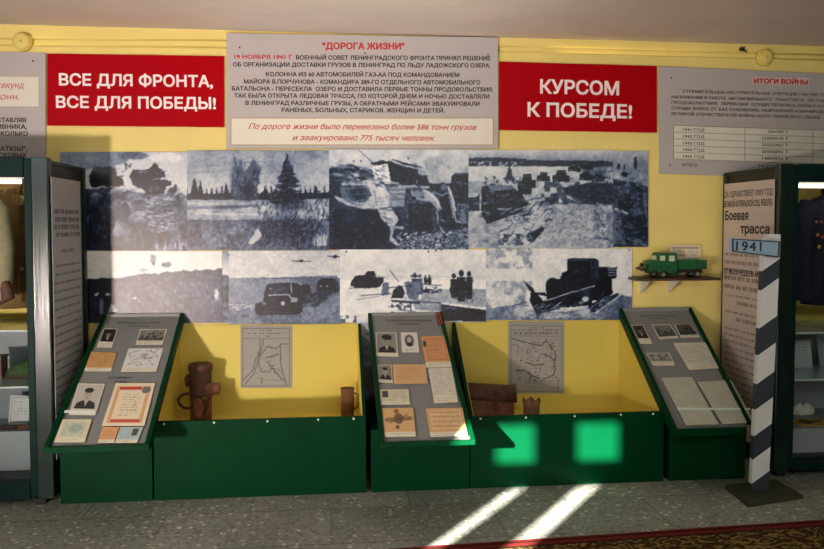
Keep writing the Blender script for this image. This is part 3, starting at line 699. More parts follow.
# middle and far men
t.poly([(430, 215), (470, 205), (520, 215), (580, 255), (608, 310), (596, 400), (610, 440), (560, 445), (440, 440), (410, 330)], .3)
t.poly([(505, 215), (560, 235), (605, 300), (590, 330), (560, 290), (520, 270)], .68, .9); t.line([(585, 330), (590, 400), (612, 440)], 9, .75); t.line([(450, 230), (470, 265), (530, 275)], 12, .65); t.ell(480, 235, 26, 24, .4, .9, .4); t.poly([(430, 290), (560, 290), (560, 440), (430, 430)], .13, .8)
t.poly([(560, 210), (610, 180), (650, 195), (670, 270), (685, 330), (680, 430), (620, 425), (600, 300)], .15); t.poly([(640, 200), (660, 230), (682, 300), (670, 380), (655, 300)], .62); t.line([(565, 230), (610, 250), (640, 235)], 10, .5); t.line([(675, 330), (685, 385), (712, 392)], 8, .65); t.line([(605, 380), (635, 395)], 7, .6)
t.ell(285, 225, 45, 40, .92, .7, .7); t.ell(320, 355, 40, 45, .9, .7, .7); t.line([(250, 225), (265, 300)], 7, .4, .7); t.line([(300, 330), (320, 400)], 6, .5, .6); t.line([(262, 178), (300, 195), (330, 250)], 7, .95); t.scrub(240, 185, 330, 300, 25, 30, 4, (.9, .6), 1.2, .4, .4); t.scrub(80, 270, 230, 310, 30, 25, 5, (.85, .55), .2, .3, .6)
t.ell(540, 250, 55, 30, .72, .7, .6, .5); t.ell(480, 245, 34, 28, .6, .8, .5); t.ell(460, 265, 14, 10, .15); t.line([(520, 225), (580, 270), (604, 320)], 9, .85); t.scrub(430, 290, 590, 440, 60, 40, 6, (.15, .3, .1), 1.3, .4, .5); t.ell(620, 205, 24, 22, .5, .9, .5); t.line([(645, 205), (668, 270), (682, 330)], 10, .75); t.scrub(590, 240, 660, 420, 40, 40, 6, (.08, .25), 1.4, .4, .5); t.scrub(40, 320, 330, 520, 80, 50, 7, (.08, .22, .3, .12), .3, .6, .5)
t.scrub(20, 90, 300, 185, 110, 28, 6, (.08, .5, .65, .25, .1), .3, .6, .7); t.scrub(330, 80, 480, 190, 50, 40, 6, (.05, .3, .18), .4, .3, .6); t.scrub(80, 205, 420, 300, 40, 60, 4, (.3, .6, .5), 0, .1, .5); t.scrub(660, 140, 760, 290, 40, 30, 6, (.05, .3, .4), .3, .6, .6)
t.poly([(430, 470), (620, 440), (760, 420), (760, 549), (330, 549)], .42)
for i in range(420):
    x, y = random.uniform(370, 760), random.uniform(440, 545); t.ell(x, y, random.uniform(4, 11), random.uniform(3, 6), random.choice((.75, .1, .6, .85, .15)), .8, .4)
t.blotch((690, 290, 760, 440), 16, .5, .55, .8); t.line([(165, 5), (245, 75)], 4, .35)
for x, y in ((145, 70), (182, 68), (430, 55)): t.ell(x, y, 5, 6, .05)
hang(cv, 'archive photograph of men pushing a loaded truck from behind, top row centre', wp=.5)
# 4 column on road
cv = mural(468.5, 150, 613, 248); t = T(cv, 466, 148, 4.43)
t.vgrad(0, 50, .85, .6); t.poly([(0, 45), (150, 42), (330, 55), (500, 55), (660, 60), (660, 85), (0, 80)], .2); t.blotch((0, 62, 250, 82), 12, .5, .75, .8)
t.poly([(0, 80), (500, 82), (660, 95), (660, 150), (0, 200)], .82); t.poly([(0, 150), (660, 120), (660, 460), (0, 460)], .7); t.grain(.18, 25, (0, 100, 660, 460)); t.grain(.12, 90)
t.poly([(420, 175), (560, 150), (660, 160), (660, 250), (520, 235), (440, 205)], .18); t.blotch((330, 150, 660, 250), 25, .48, .15, .7); t.ell(580, 110, 90, 35, .25, .6, .6)
def lorry(x, y, w_, h_, l=.1): t.poly([(x, y + h_), (x, y + h_ * .4), (x + w_ * .2, y + h_ * .35), (x + w_ * .28, y), (x + w_ * .75, y), (x + w_ * .8, y + h_ * .4), (x + w_, y + h_ * .45), (x + w_, y + h_)], l); t.line([(x + w_ * .3, y + h_ * .15), (x + w_ * .7, y + h_ * .15)], 4, .45); t.ell(x + w_ * .2, y + h_ * .85, h_ * .2, h_ * .2, .5, .6)
for a in ((380, 100, 75, 50), (310, 105, 60, 40), (500, 98, 60, 45), (555, 105, 60, 45), (450, 70, 55, 35), (500, 65, 60, 30), (230, 115, 75, 60)): lorry(*a)
t.poly([(70, 175), (110, 158), (200, 165), (250, 215), (275, 245), (240, 285), (90, 335), (65, 290)], .1); t.poly([(90, 160), (200, 162), (215, 180), (110, 195)], .55, .8); t.line([(180, 160), (240, 140)], 9, .8); t.ell(95, 290, 28, 36, .06); t.ell(95, 290, 14, 18, .35, .8); t.line([(140, 270), (190, 272)], 6, .7)
t.poly([(10, 200), (60, 200), (60, 280), (10, 280)], .2); t.poly([(10, 200), (60, 195), (50, 215), (10, 220)], .7)
t.poly([(225, 165), (290, 160), (290, 200), (230, 210)], .1)
for i in range(60):
    x, y = random.uniform(170, 360), random.uniform(225, 400); t.line([(x, y), (x + random.uniform(-40, 40), y + random.uniform(-25, 20))], 4, random.choice((.1, .15, .8)), .7)
t.line([(225, 300), (330, 230)], 9, .75); t.ell(285, 395, 22, 26, .12, .9, .3); t.ell(285, 395, 13, 16, .5, .9, .3); t.poly([(280, 380), (335, 345), (345, 365), (300, 410)], .12); t.blotch((140, 380, 250, 430), 18, .5, .15, .8)
t.blotch((560, 250, 660, 440), 14, .5, .3, .6); t.poly([(360, 260), (560, 250), (600, 440), (330, 440)], .66, .55); t.grain(.22, 8, (330, 240, 660, 440))
tree(t, 190, 85, 140, 28, .2, 5); t.blotch((80, 125, 240, 165), 14, .5, .15, .7)
for i in range(30): x, y = random.uniform(20, 330), random.uniform(300, 430); t.ell(x, y, random.uniform(4, 12), 3, .2, .6)
t.scrub(70, 170, 270, 320, 90, 25, 5, (.03, .3, .5, .05, .15), .2, .7, .7); t.scrub(430, 160, 655, 245, 110, 25, 5, (.08, .3, .4, .15), .1, .4, .7); t.scrub(20, 230, 330, 440, 120, 25, 4, (.85, .35, .9, .5), -.2, .6, .5); t.scrub(330, 260, 600, 440, 160, 16, 4, (.85, .5, .4, .8), -.3, .6, .5); t.scrub(560, 90, 660, 160, 40, 20, 5, (.1, .4, .6), .2, .5, .6); t.scrub(150, 220, 380, 330, 60, 40, 5, (.1, .15, .75), -.5, .5, .8)
hang(cv, 'archive photograph of a truck column on a muddy winter road, top row right', wp=.6)
# 5 narrow
cv = mural(613.3, 151, 648, 247); t = T(cv, 466, 148, 4.43)
t.vgrad(0, 120, .75, .5); t.poly([(650, 130), (810, 170), (810, 450), (650, 450)], .3); t.grain(.3, 20, (640, 90, 810, 450)); t.ell(770, 90, 40, 70, .45, .5, .7)
t.poly([(670, 215), (720, 200), (745, 250), (720, 285), (675, 270)], .1); t.poly([(695, 320), (810, 280), (810, 410), (700, 390)], .1, .85); t.line([(665, 270), (712, 290)], 12, .75); t.poly([(742, 80), (748, 35), (756, 35), (758, 95)], .15)
t.ell(675, 80, 7, 14, .15); t.ell(703, 85, 6, 12, .15); t.poly([(690, 108), (700, 100), (718, 110), (712, 125), (692, 122)], .05); t.poly([(650, 290), (690, 310), (690, 420), (650, 430)], .45)
for i in range(50): x, y = random.uniform(660, 805), random.uniform(140, 250); t.line([(x, y), (x + random.uniform(-20, 20), y + random.uniform(-10, 12))], 4, random.choice((.1, .65, .2)), .6)
t.line([(790, 200), (805, 330)], 6, .5); t.line([(700, 400), (805, 435)], 5, .6)
t.scrub(655, 150, 805, 430, 160, 28, 5, (.06, .15, .5, .6, .1), .4, .9, .7)
hang(cv, 'narrow archive photograph strip of a figure and wreckage, top right corner of the mural', yoff=-.002)
# 6 faded crowd
cv = mural(60, 251, 222, 323); t = T(cv, 84, 246, 5.644)
t.vgrad(20, 200, .97, .95); t.poly([(-140, 185), (170, 180), (330, 160), (560, 140), (780, 128), (780, 470), (-140, 470)], .34); t.poly([(-140, 180), (170, 185), (170, 470), (-140, 470)], .12); t.grain(.14, 60, (-140, 190, 780, 470))  # left end painted darker where the showcase shadow covers it
for i in range(160):
    x, y = random.uniform(170, 780), random.uniform(205, 330); t.line([(x, y), (x + random.uniform(-10, 10), y + random.uniform(6, 26))], 7, random.choice((.55, .2, .6, .45)), .6)
t.scrub(170, 200, 780, 440, 260, 18, 6, (.25, .42, .5, .3), 1.3, .7, .5)
t.ell(385, 75, 24, 40, .45, .8, .5); t.ell(460, 105, 34, 22, .4, .8, .5); t.ell(385, 100, 8, 8, .1); t.ell(440, 102, 7, 6, .1); t.ell(330, 140, 30, 18, .6, .7, .6)
t.scrub(180, 205, 780, 330, 130, 14, 5, (.7, .62, .8), 1.3, .8, .7); t.scrub(170, 330, 780, 450, 90, 30, 7, (.25, .45), 1.4, .4, .4)
t.ell(745, 275, 16, 44, .9, .9, .5); t.ell(65, 270, 14, 9, .9); t.ell(130, 272, 16, 10, .85); t.poly([(150, 320), (185, 370), (130, 375)], .7); t.line([(90, 310), (95, 380)], 18, .5); t.ell(280, 295, 14, 6, .8)
hang(cv, 'pale archive photograph of a crowd under a bright sky, left end of the bottom row')
cv = mural(222.3, 251, 228.5, 323); t = T(cv, 224, 246, 6.69)
t.vgrad(20, 190, .55, .9); t.poly([(-20, 190), (40, 190), (40, 549), (-20, 549)], .35); t.grain(.4, 30, (-20, 190, 60, 549))
hang(cv, 'thin strip of photograph between the pale crowd and the truck with planes', yoff=-.001)
# 7 truck and planes
cv = mural(228.5, 250.5, 340, 324); t = T(cv, 224, 246, 6.69)
t.vgrad(0, 210, .84, .86); t.vgrad(210, 549, .56, .46); t.grain(.1, 140); t.poly([(200, 215), (760, 195), (760, 215), (200, 222)], .32, .6); t.poly([(520, 215), (776, 210), (776, 330), (500, 330)], .35, .5); t.grain(.08, 10)
t.poly([(0, 215), (300, 215), (260, 380), (0, 400)], .58, .5); t.line([(450, 100), (580, 102)], 5, .15); t.ell(515, 99, 17, 9, .08); t.line([(690, 68), (776, 72)], 6, .15); t.ell(745, 70, 16, 12, .08)
t.poly([(615, 310), (625, 240), (650, 215), (740, 215), (770, 250), (776, 300), (700, 330), (640, 400), (540, 410), (530, 340)], .2, .9); t.poly([(620, 240), (650, 218), (735, 218), (745, 290), (620, 295)], .13); t.ell(645, 270, 6, 6, .7); t.ell(688, 270, 6, 6, .7)
t.poly([(520, 255), (570, 255), (580, 320), (520, 330)], .1); t.poly([(520, 320), (640, 320), (700, 350), (600, 410), (500, 410)], .15, .8)
t.poly([(285, 260), (300, 250), (480, 245), (525, 270), (528, 440), (500, 460), (330, 462), (215, 460), (205, 385), (260, 375), (268, 300)], .12)
t.poly([(305, 262), (440, 258), (440, 310), (310, 315)], .2); t.poly([(450, 265), (515, 270), (510, 310), (452, 310)], .14); t.line([(445, 255), (450, 315)], 8, .7); t.line([(300, 328), (430, 325), (445, 345)], 10, .75); t.poly([(440, 345), (490, 345), (485, 378), (445, 375)], .7, .9); t.ell(392, 385, 16, 16, .85); t.ell(268, 385, 13, 13, .55)
t.poly([(310, 350), (370, 350), (375, 450), (320, 450)], .2); 
for x in range(318, 372, 9): t.line([(x, 355), (x, 445)], 3, .08)
t.scrub(30, 400, 520, 520, 120, 45, 6, (.3, .55, .6, .4), -.1, .3, .4); t.scrub(520, 330, 776, 510, 90, 50, 6, (.3, .6, .55), -.6, .3, .45); t.scrub(270, 260, 525, 450, 70, 25, 5, (.05, .25, .3), .2, .8, .5)
t.ell(235, 420, 32, 44, .07, 1, .2); t.ell(470, 420, 45, 40, .08, 1, .2); t.ell(310, 285, 10, 6, .6)
for i in range(70): x, y = random.uniform(40, 200), random.uniform(390, 430); t.ell(x, y, random.uniform(5, 16), 5, .85, .5, .6)
t.poly([(520, 470), (776, 320), (776, 420), (600, 520)], .55, .6); t.blotch((520, 380, 776, 520), 20, .5, .62, .6); t.blotch((20, 460, 520, 520), 40, .5, .35, .6)
for x, y in ((500, 25), (755, 25), (30, 60)): t.ell(x, y, 6, 7, .05)
hang(cv, 'archive photograph of a truck driving under two low planes, second in the bottom row', wp=.35)
# 8 frozen lake
cv = mural(340, 249.5, 486, 322.5); t = T(cv, 336, 246, 5.35)
t.vgrad(0, 180, .95, .9); t.vgrad(180, 430, .97, .93); t.grain(.07, 50); t.line([(60, 160), (820, 165)], 4, .72, .7)
t.poly([(450, 230), (824, 230), (824, 330), (450, 290)], .62, .8); t.poly([(550, 310), (824, 345), (824, 405), (560, 400)], .13); t.poly([(400, 280), (560, 300), (560, 350), (420, 340)], .5, .8); t.grain(.12, 20, (380, 220, 824, 350))
t.poly([(75, 215), (80, 185), (105, 158), (150, 155), (165, 135), (205, 135), (212, 165), (250, 168), (250, 190), (230, 220), (175, 225), (120, 222)], .08); t.ell(105, 205, 18, 20, .06); t.ell(200, 205, 18, 20, .06); t.ell(172, 150, 12, 18, .06); t.ell(197, 148, 11, 16, .06)
def man(x, y, w_, h_, l): t.ell(x, y - h_ * .42, w_ * .3, h_ * .12, l, 1, .3); t.poly([(x - w_ * .4, y - h_ * .3), (x + w_ * .4, y - h_ * .3), (x + w_ * .5, y + h_ * .2), (x + w_ * .3, y + h_ * .5), (x - w_ * .3, y + h_ * .5), (x - w_ * .5, y + h_ * .2)], l)
man(628, 215, 46, 130, .1); man(668, 215, 56, 165, .1); man(710, 210, 42, 145, .1); man(418, 215, 40, 140, .3); man(445, 205, 34, 110, .4); man(475, 180, 20, 50, .12); man(495, 180, 22, 50, .12)
t.line([(400, 162), (435, 160)], 9, .1)
t.poly([(240, 265), (245, 200), (262, 190), (282, 200), (278, 262)], .45); t.poly([(290, 280), (305, 235), (330, 210), (350, 215), (365, 250), (355, 278)], .1); t.poly([(362, 190), (385, 188), (440, 205), (440, 270), (385, 285), (372, 240)], .42); t.poly([(395, 200), (440, 190), (450, 240), (400, 250)], .5, .8)
t.blotch((450, 215, 560, 252), 12, .45, .12, .9)
for a in (((130, 265), (290, 255)), ((70, 225), (190, 222)), ((270, 225), (400, 210)), ((290, 290), (560, 305)), ((280, 325), (330, 318)), ((330, 340), (420, 350)), ((460, 205), (560, 210)), ((285, 130), (330, 190))): t.line(a, 5 if a[0][0] > 285 or 1 else 3, .15, .8)
t.line([(300, 295), (440, 305)], 10, .1); t.blotch((290, 305, 400, 365), 18, .52, .2, .8); t.blotch((20, 370, 110, 410), 20, .42, .35, .9); t.line([(110, 285), (230, 270)], 3, .4)
t.scrub(80, 155, 250, 222, 45, 20, 5, (.03, .25, .3), .2, .6, .6); t.scrub(605, 160, 735, 290, 40, 25, 5, (.05, .25), 1.4, .3, .6); t.scrub(360, 190, 445, 280, 40, 25, 5, (.25, .5, .6), 1.3, .4, .6); t.scrub(450, 235, 820, 340, 80, 40, 4, (.5, .75, .6), 0, .2, .5); t.scrub(30, 280, 560, 400, 40, 50, 4, (.7, .75), 0, .2, .4)
for x, y in ((55, 30), (530, 22), (560, 20), (490, 30)): t.ell(x, y, 5, 6, .05)
hang(cv, 'archive photograph of men working on a frozen lake, third in the bottom row', wp=.35)
# 9 snow truck
cv = mural(486, 248.5, 632, 320); t = T(cv, 484, 244, 5.42)
t.vgrad(0, 445, .94, .86); t.grain(.05, 60); t.blotch((10, 20, 260, 135), 30, .42, .5, .7, .2); t.blotch((10, 200, 260, 445), 40, .42, .5, .7, .25); t.poly([(10, 20), (60, 20), (60, 135), (10, 135)], .72, .5)
t.poly([(10, 350), (150, 330), (300, 370), (450, 365), (620, 330), (720, 270), (824, 290), (824, 445), (10, 445)], .5); t.grain(.22, 22, (10, 270, 824, 445)); t.grain(.08, 5)
t.poly([(620, 125), (720, 122), (715, 185), (690, 190), (695, 270), (620, 310), (560, 300)], .06); t.line([(670, 130), (715, 126)], 4, .9)
for y in (142, 156, 170): t.line([(672, y), (714, y - 3)], 4, .75)
t.poly([(445, 85), (460, 76), (600, 76), (620, 92), (622, 200), (580, 230), (600, 250), (580, 330), (300, 360), (280, 330), (335, 300), (330, 220), (350, 190), (410, 190), (420, 155), (445, 145)], .06)
t.line([(450, 88), (560, 85)], 5, .4); t.line([(578, 85), (582, 190)], 5, .35); t.line([(612, 95), (615, 190)], 6, .3); t.poly([(590, 92), (610, 92), (610, 190), (590, 185)], .2); t.line([(475, 155), (500, 145), (515, 160)], 6, .4); t.ell(500, 205, 14, 12, .2)
t.ell(368, 215, 38, 34, .07, 1, .15); t.line([(335, 220), (345, 195), (370, 185)], 4, .3); t.line([(410, 175), (412, 240)], 4, .25)
t.poly([(205, 198), (215, 200), (262, 235), (275, 262), (330, 262), (335, 285), (290, 275), (335, 330), (300, 370), (285, 400), (245, 305), (250, 260)], .07); t.line([(208, 203), (255, 235)], 4, .5); t.line([(160, 332), (225, 315)], 5, .15)
t.line([(332, 306), (470, 262), (595, 228)], 7, .72); t.poly([(560, 330), (720, 265), (735, 275), (600, 372), (570, 370)], .1); t.line([(580, 340), (690, 285)], 6, .4); t.line([(600, 375), (740, 275)], 10, .85); t.poly([(500, 250), (580, 245), (575, 300), (530, 310)], .3, .6)
t.ell(545, 300, 24, 20, .9, .9, .5); t.ell(520, 320, 16, 14, .8, .8, .5); t.ell(210, 365, 60, 40, .8, .8, .5); t.ell(370, 390, 80, 22, .78, .8, .5); t.ell(540, 370, 50, 35, .8, .8, .5); t.line([(285, 400), (300, 370), (400, 350)], 8, .1)
t.poly([(740, 280), (824, 290), (824, 445), (620, 445)], .3, .5); t.blotch((600, 300, 824, 440), 18, .52, .6, .5)
t.scrub(160, 330, 600, 420, 130, 30, 6, (.85, .4, .75, .3, .9), -.2, .6, .6); t.scrub(600, 290, 820, 430, 110, 35, 6, (.3, .6, .4, .7), -.7, .4, .6); t.scrub(340, 200, 600, 330, 50, 30, 5, (.03, .15, .2), -.3, .6, .6); t.scrub(20, 210, 250, 400, 80, 25, 6, (.5, .6, .7), 1.2, .6, .35)
for x, y in ((785, 32), (240, 28)): t.ell(x, y, 4, 5, .05)
hang(cv, 'archive photograph of a dark truck ploughing through deep snow, right end of the bottom row', wp=.35)
# 10 strip in the gap
cv = mural(352, 322.5, 384, 440); cv.vgrad(322, 345, .7, .55); cv.vgrad(345, 440, .36, .2); cv.grain(.22, 14); cv.ell(366, 383, 5, 9, .04, 1, .4); cv.line([(355, 330), (372, 340)], 3, .9, .8); cv.line([(360, 350), (360, 440)], 1.5, .6, .5)
hang(cv, 'dark strip of photograph showing in the gap left of the middle lectern', yoff=.002)

# ================================================================== DISPLAY CASES AND LECTERNS
SC_W = mat('white_screw_head', (235, 235, 225), .4)
def case(xf0, xf1, zr, label, name='display_case'):
    t = thing(name, label, 'display case', ((xf0 + xf1) / 2, FY / 2, 0))
    zt = at(300, 324).z; th = .018; zf = zr - .13
    obj('front_panel', B().box(xf0, xf1, FY, FY + th, 0.0, zr), GREEN, t, bevel=.003)
    for s, x in ((0, xf0), (1, xf1)):
        a, b_ = (x, x + th) if s == 0 else (x - th, x)
        sp = obj('side_panel', B().prism([(a, FY + th, 0), (a, -.003, 0), (a, -.003, zt), (a, -.02, zt), (a, FY + th, zr)], (b_ - a, 0, 0)), GREEN, t)
        xi = b_ if s == 0 else a; d = .004 if s == 0 else -.004
        obj('lining', B().prism([(xi, FY + th, zf), (xi, -.012, zf), (xi, -.012, zt - .003), (xi, -.02, zt - .003), (xi, FY + th, zr - .004)], (d, 0, 0)), YELC, sp)
    obj('back_panel', B().box(xf0 + th, xf1 - th, -.012, -.002, 0.0, zt), YELC, t)
    obj('case_floor', B().box(xf0 + th, xf1 - th, FY + th, -.012, zf - .015, zf), YELC, t)
    g = obj('glass_cover', B().prism([(xf0 + .02, FY + .01, zr + .001), (xf0 + .02, -.022, zt + .001), (xf0 + .02, -.022, zt + .005), (xf0 + .02, FY + .01, zr + .005)], (xf1 - xf0 - .04, 0, 0)), GLASS, t)
    g['label'] = 'clear sloping glass lid'
    for f in (.05, .28, .53, .77, .94):
        c = Vector((xf0 + (xf1 - xf0) * f, FY, zr - .012))
        obj('screw', B().lathe([(.006, 0), (.006, -.002), (.003, -.004)], c, 12, 'y'), SC_W, t)
    return t, zf, zt
XC = [at(153, 419, FY).x, at(366, 419, FY).x, at(470.5, 418, FY).x, at(664.5, 410, FY).x]
zr1 = at(260, 419, FY).z; zr2 = at(570, 414, FY).z
case1, zf1, ZT = case(XC[0], XC[1], zr1, 'green glass-topped case between left and middle lecterns, holding brown leather holster and map')
case2, zf2, _ = case(XC[2], XC[3], zr2, 'green glass-topped case between middle and right lecterns, holding brown bag and map')

def lectern(name, label, TLp, TRp, BRp, BLp, ytop, ybot, ped, lip_px):
    TL, TR = at(*TLp, ytop), at(*TRp, ytop); BL, BR = at(*BLp, ybot), at(*BRp, ybot)
    zt = (TL.z + TR.z) / 2; zb = (BL.z + BR.z) / 2
    for p in (TL, TR): p.z = zt
    for p in (BL, BR): p.z = zb
    zl = at(BLp[0], BLp[1] + lip_px, ybot).z
    n = (TR - TL).cross(TL - BL).normalized()
    if n.z < 0: n = -n
    t = thing(name, label, 'lectern', ((TL.x + TR.x) / 2, FY, 0))
    # slab with side boards, carried by a pedestal whose top slopes with it
    th = .022; dp = .062; ex = (TR - TL).normalized(); rec = n * -.012
    for (T_, B_, s) in ((TL, BL, 1), (TR, BR, -1)):
        q = [T_, B_, Vector((B_.x, B_.y, zl)), Vector((B_.x, B_.y + .035, zl)), T_ + Vector((0, 0, -dp))]
        obj('side_board', B().prism(q, ex * th * s), GREEN, t, bevel=.002)
    obj('front_lip', B().prism([BL + ex * th, BR - ex * th, Vector((BR.x, BR.y, zl)) - ex * th, Vector((BL.x, BL.y, zl)) + ex * th], (0, .02, 0)), GREEN, t, bevel=.002)
    q = [TL + ex * th + rec, TR - ex * th + rec, BR - ex * th + rec + Vector((0, .02, 0)), BL + ex * th + rec + Vector((0, .02, 0))]
    obj('board', B().prism(q, n * -.01), GREYT, t)
    obj('top_rail', B().prism([TL + ex * th, TR - ex * th, TR - ex * th + Vector((0, 0, -.05)), TL + ex * th + Vector((0, 0, -.05))], (0, -.008, 0)), GREYT, t)
    x0, x1 = at(ped[0], 470, FY).x, at(ped[1], 470, FY).x
    def zu(y):
        f = (y - TL.y) / (BL.y - TL.y); return TL.z + (BL.z - TL.z) * f - .058
    zp = zl - .012
    obj('pedestal', B().box(x0, x1, FY, -.03, 0, zp), GREEN, t, bevel=.003)
    wa, wb_ = max(x0, max(TL.x, BL.x)) + .03, min(x1, min(TR.x, BR.x)) - .03
    obj('support', B().prism([(wa, FY + .02, zp), (wa, -.03, zp), (wa, -.03, zu(-.03)), (wa, FY + .02, zu(FY + .02))], (wb_ - wa, 0, 0)), GREEN, t)
    gl = [p + n * .002 for p in (TL + ex * th - n * .004, TR - ex * th - n * .004, BR - ex * th - n * .004, BL + ex * th - n * .004)]
    return dict(t=t, p0=q[0], n=n, q=q, gl=gl)
LL = lectern('lectern', 'sloping green-edged lectern beside the left showcase, covered with photographs and certificates', (103, 313.5), (184, 313.5), (149, 446), (43, 446), -.024, -.94, (60, 152.3), 8)
LC = lectern('lectern', 'sloping green-edged lectern in the middle between the two display cases', (368, 313), (442, 312), (475.5, 440), (380, 443), -.024, -1.0, (371, 469.5), 5)
LR = lectern('lectern', 'sloping green-edged lectern beside the right showcase and the striped post', (619, 309), (691.5, 306.5), (754.5, 427), (674, 430), -.024, -.80, (669.5, 745), 7)

def sheet(L, crop, corners, label, paint, name='document', cat='document', group=None, res=2.6, lift=.0006):
    ox, oy, k = crop
    px = [(ox + x / k, oy + y / k) for x, y in corners]
    pts = [onp(x, y, L['p0'], L['n']) + L['n'] * (lift + .0025) for x, y in px]
    w_ = ((px[1][0] - px[0][0]) + (px[2][0] - px[3][0])) / 2; h_ = abs(px[3][1] - px[0][1])
    cv = Canvas(0, 0, 100, 100, 1.0, (.86, .82, .72)); W = max(10, int(w_ * res)); H = max(10, int(h_ * res))
    cv.w, cv.h, cv.res = W, H, W / 100.; cv.X, cv.Y = np.meshgrid(np.linspace(0, 100, W), np.linspace(0, 100, H)); cv.a = np.ones((H, W, 3)) * np.array((.86, .83, .74))
    paint(cv)
    o = printobj(name, cv, pts, PMATT, thick=.0025, nrm=tuple(L['n'])); tag(o, label, cat, group)
    return o
PK = (.25, .23, .22)
def portrait(bgc=.6, coat=.12, face=.7, cap=None, y1=72):
    def f(c):
        c.rect(4, 3, 96, y1, (bgc, bgc * .98, bgc * .93)); s = y1 / 72
        c.poly([(10, y1), (16, 56 * s), (38, 48 * s), (62, 48 * s), (84, 56 * s), (90, y1)], (coat, coat, coat)); c.poly([(42, 48 * s), (58, 48 * s), (50, y1 * .9)], (.75, .74, .7))
        c.ell(50, 33 * s, 17, 18 * s, (face, face * .95, face * .88)); c.ell(50, 20 * s, 18, 8 * s, (coat, coat, coat)); c.ell(43, 31 * s, 3, 2, (.2, .2, .2)); c.ell(57, 31 * s, 3, 2, (.2, .2, .2)); c.ell(50, 42 * s, 5, 1.6, (.35, .3, .28))
        if cap: c.ell(52, 17 * s, 26, 9 * s, (.1, .1, .1)); c.ell(58, 24 * s, 18, 4 * s, (.05, .05, .05))
        c.lines(12, y1 + 6, 88, 96, 3, PK, .5)
    return f
def scenep(l0=.5, l1=.25, y1=75):
    def f(c):
        c.rect(3, 3, 97, y1, (l0, l0, l0 * .95)); c.grain(.12, 12)
        for i in range(14): c.ell(random.uniform(8, 92), random.uniform(y1 * .35, y1 * .9), random.uniform(4, 9), random.uniform(6, 16), (l1, l1, l1), .8, .4)
        c.poly([(3, y1), (3, y1 * .75), (97, y1 * .7), (97, y1)], (l1 * 1.4,) * 3, .7)
        c.rect(0, y1, 100, 100, (.85, .82, .74)); c.lines(10, y1 + 5, 90, 97, 2, PK, .5)
    return f
def letter(bg, ink=(.45, .38, .3), n=9, pic=None, foot=True, al=.45):
    def f(c):
        c.rect(0, 0, 100, 100 if not foot else 82, bg); c.grain(.03, 20); c.lines(10, 10, 90, 78, n, ink, al)
        if pic: c.rect(*pic, (.3, .28, .26))
        if foot: c.lines(12, 85, 88, 98, 2, PK, .4)
    return f
KL = (40, 305, 3.66)
sheet(LL, KL, [(235, 87), (285, 88), (262, 157), (208, 155)], 'dark brown portrait photo on cream card, top left of the left lectern', portrait(.12, .05, .5), 'photo_card', 'photograph')
sheet(LL, KL, [(368, 90), (465, 90), (448, 146), (350, 146)], 'black and white group photo on cream card, top right of the left lectern', scenep(.5, .2), 'photo_card', 'photograph')
sheet(LL, KL, [(188, 172), (282, 177), (260, 243), (162, 243)], 'tan handwritten letter under the dark portrait on left lectern', letter((.78, .6, .38), (.5, .35, .2), 8))
def sketch(c):
    c.rect(0, 0, 100, 84, (.85, .85, .84))
    for i in range(26): x, y = random.uniform(8, 85), random.uniform(8, 72); c.line([(x, y), (x + random.uniform(-14, 14), y + random.uniform(-10, 10)), (x + random.uniform(-18, 18), y + random.uniform(-12, 12))], 1.6, (.35, .37, .42), .8)
    c.lines(12, 87, 80, 98, 2, PK, .4)
sheet(LL, KL, [(325, 160), (452, 160), (425, 245), (296, 245)], 'white sheet with a black line sketch map on left lectern', sketch)
sheet(LL, KL, [(140, 288), (238, 290), (203, 404), (106, 402)], 'large portrait photo of a man in dark suit on left lectern', portrait(.74, .2, .72, None, 82), 'photo_card', 'photograph')
def cert(c):
    c.a[:] = (.9, .84, .72); c.line([(10, 10), (90, 10), (90, 92), (10, 92), (10, 10)], 3, (.8, .55, .35), .8)
    c.rect(14, 10, 70, 17, (.75, .22, .16), .9); c.rect(16, 86, 86, 93, (.75, .22, .16), .8); c.ell(82, 17, 12, 9, (.45, .45, .42)); c.line([(14, 20), (14, 86)], 5, (.85, .62, .42), .8); c.line([(86, 30), (86, 86)], 5, (.85, .62, .42), .8)
    c.lines(28, 26, 74, 80, 9, (.4, .35, .3), .5)
sheet(LL, KL, [(278, 287), (422, 287), (382, 443), (226, 443)], 'large certificate with a red ornamental border on left lectern', cert, 'certificate', 'certificate')
def booklet(c):
    c.rect(0, 0, 100, 84, (.83, .8, .66)); c.rect(10, 10, 88, 76, (.76, .78, .7)); c.ell(55, 40, 24, 22, (.6, .66, .62), .7); c.lines(14, 14, 84, 74, 7, (.4, .45, .4), .4); c.lines(12, 87, 80, 98, 2, PK, .4)
sheet(LL, KL, [(83, 420), (190, 420), (163, 503), (52, 503)], 'pale greenish booklet page at bottom left corner of the left lectern', booklet)
sheet(LL, KL, [(230, 448), (291, 448), (270, 505), (212, 505)], 'tan identity booklet page at the bottom of left lectern', letter((.84, .62, .42), n=6), 'document', 'document')
sheet(LL, KL, [(295, 448), (378, 448), (355, 505), (274, 505)], 'pale blue identity booklet page at bottom right of the left lectern', letter((.66, .74, .74), (.4, .45, .5), 6, (60, 12, 85, 55)), 'document', 'document')
KC = (365, 305, 3.783)
sheet(LC, KC, [(40, 105), (118, 105), (126, 196), (43, 194)], 'portrait of a soldier in a cap at top left of the middle lectern', portrait(.55, .12, .6, True, 86), 'photo_card', 'photograph')
def oval(c):
    c.a[:] = (.87, .85, .8); c.ell(48, 42, 30, 32, (.3, .3, .3), 1, .2); c.ell(48, 38, 15, 16, (.72, .7, .66)); c.poly([(26, 66), (40, 54), (58, 54), (72, 66), (48, 74)], (.15, .15, .15)); c.lines(22, 84, 78, 96, 2, PK, .4)
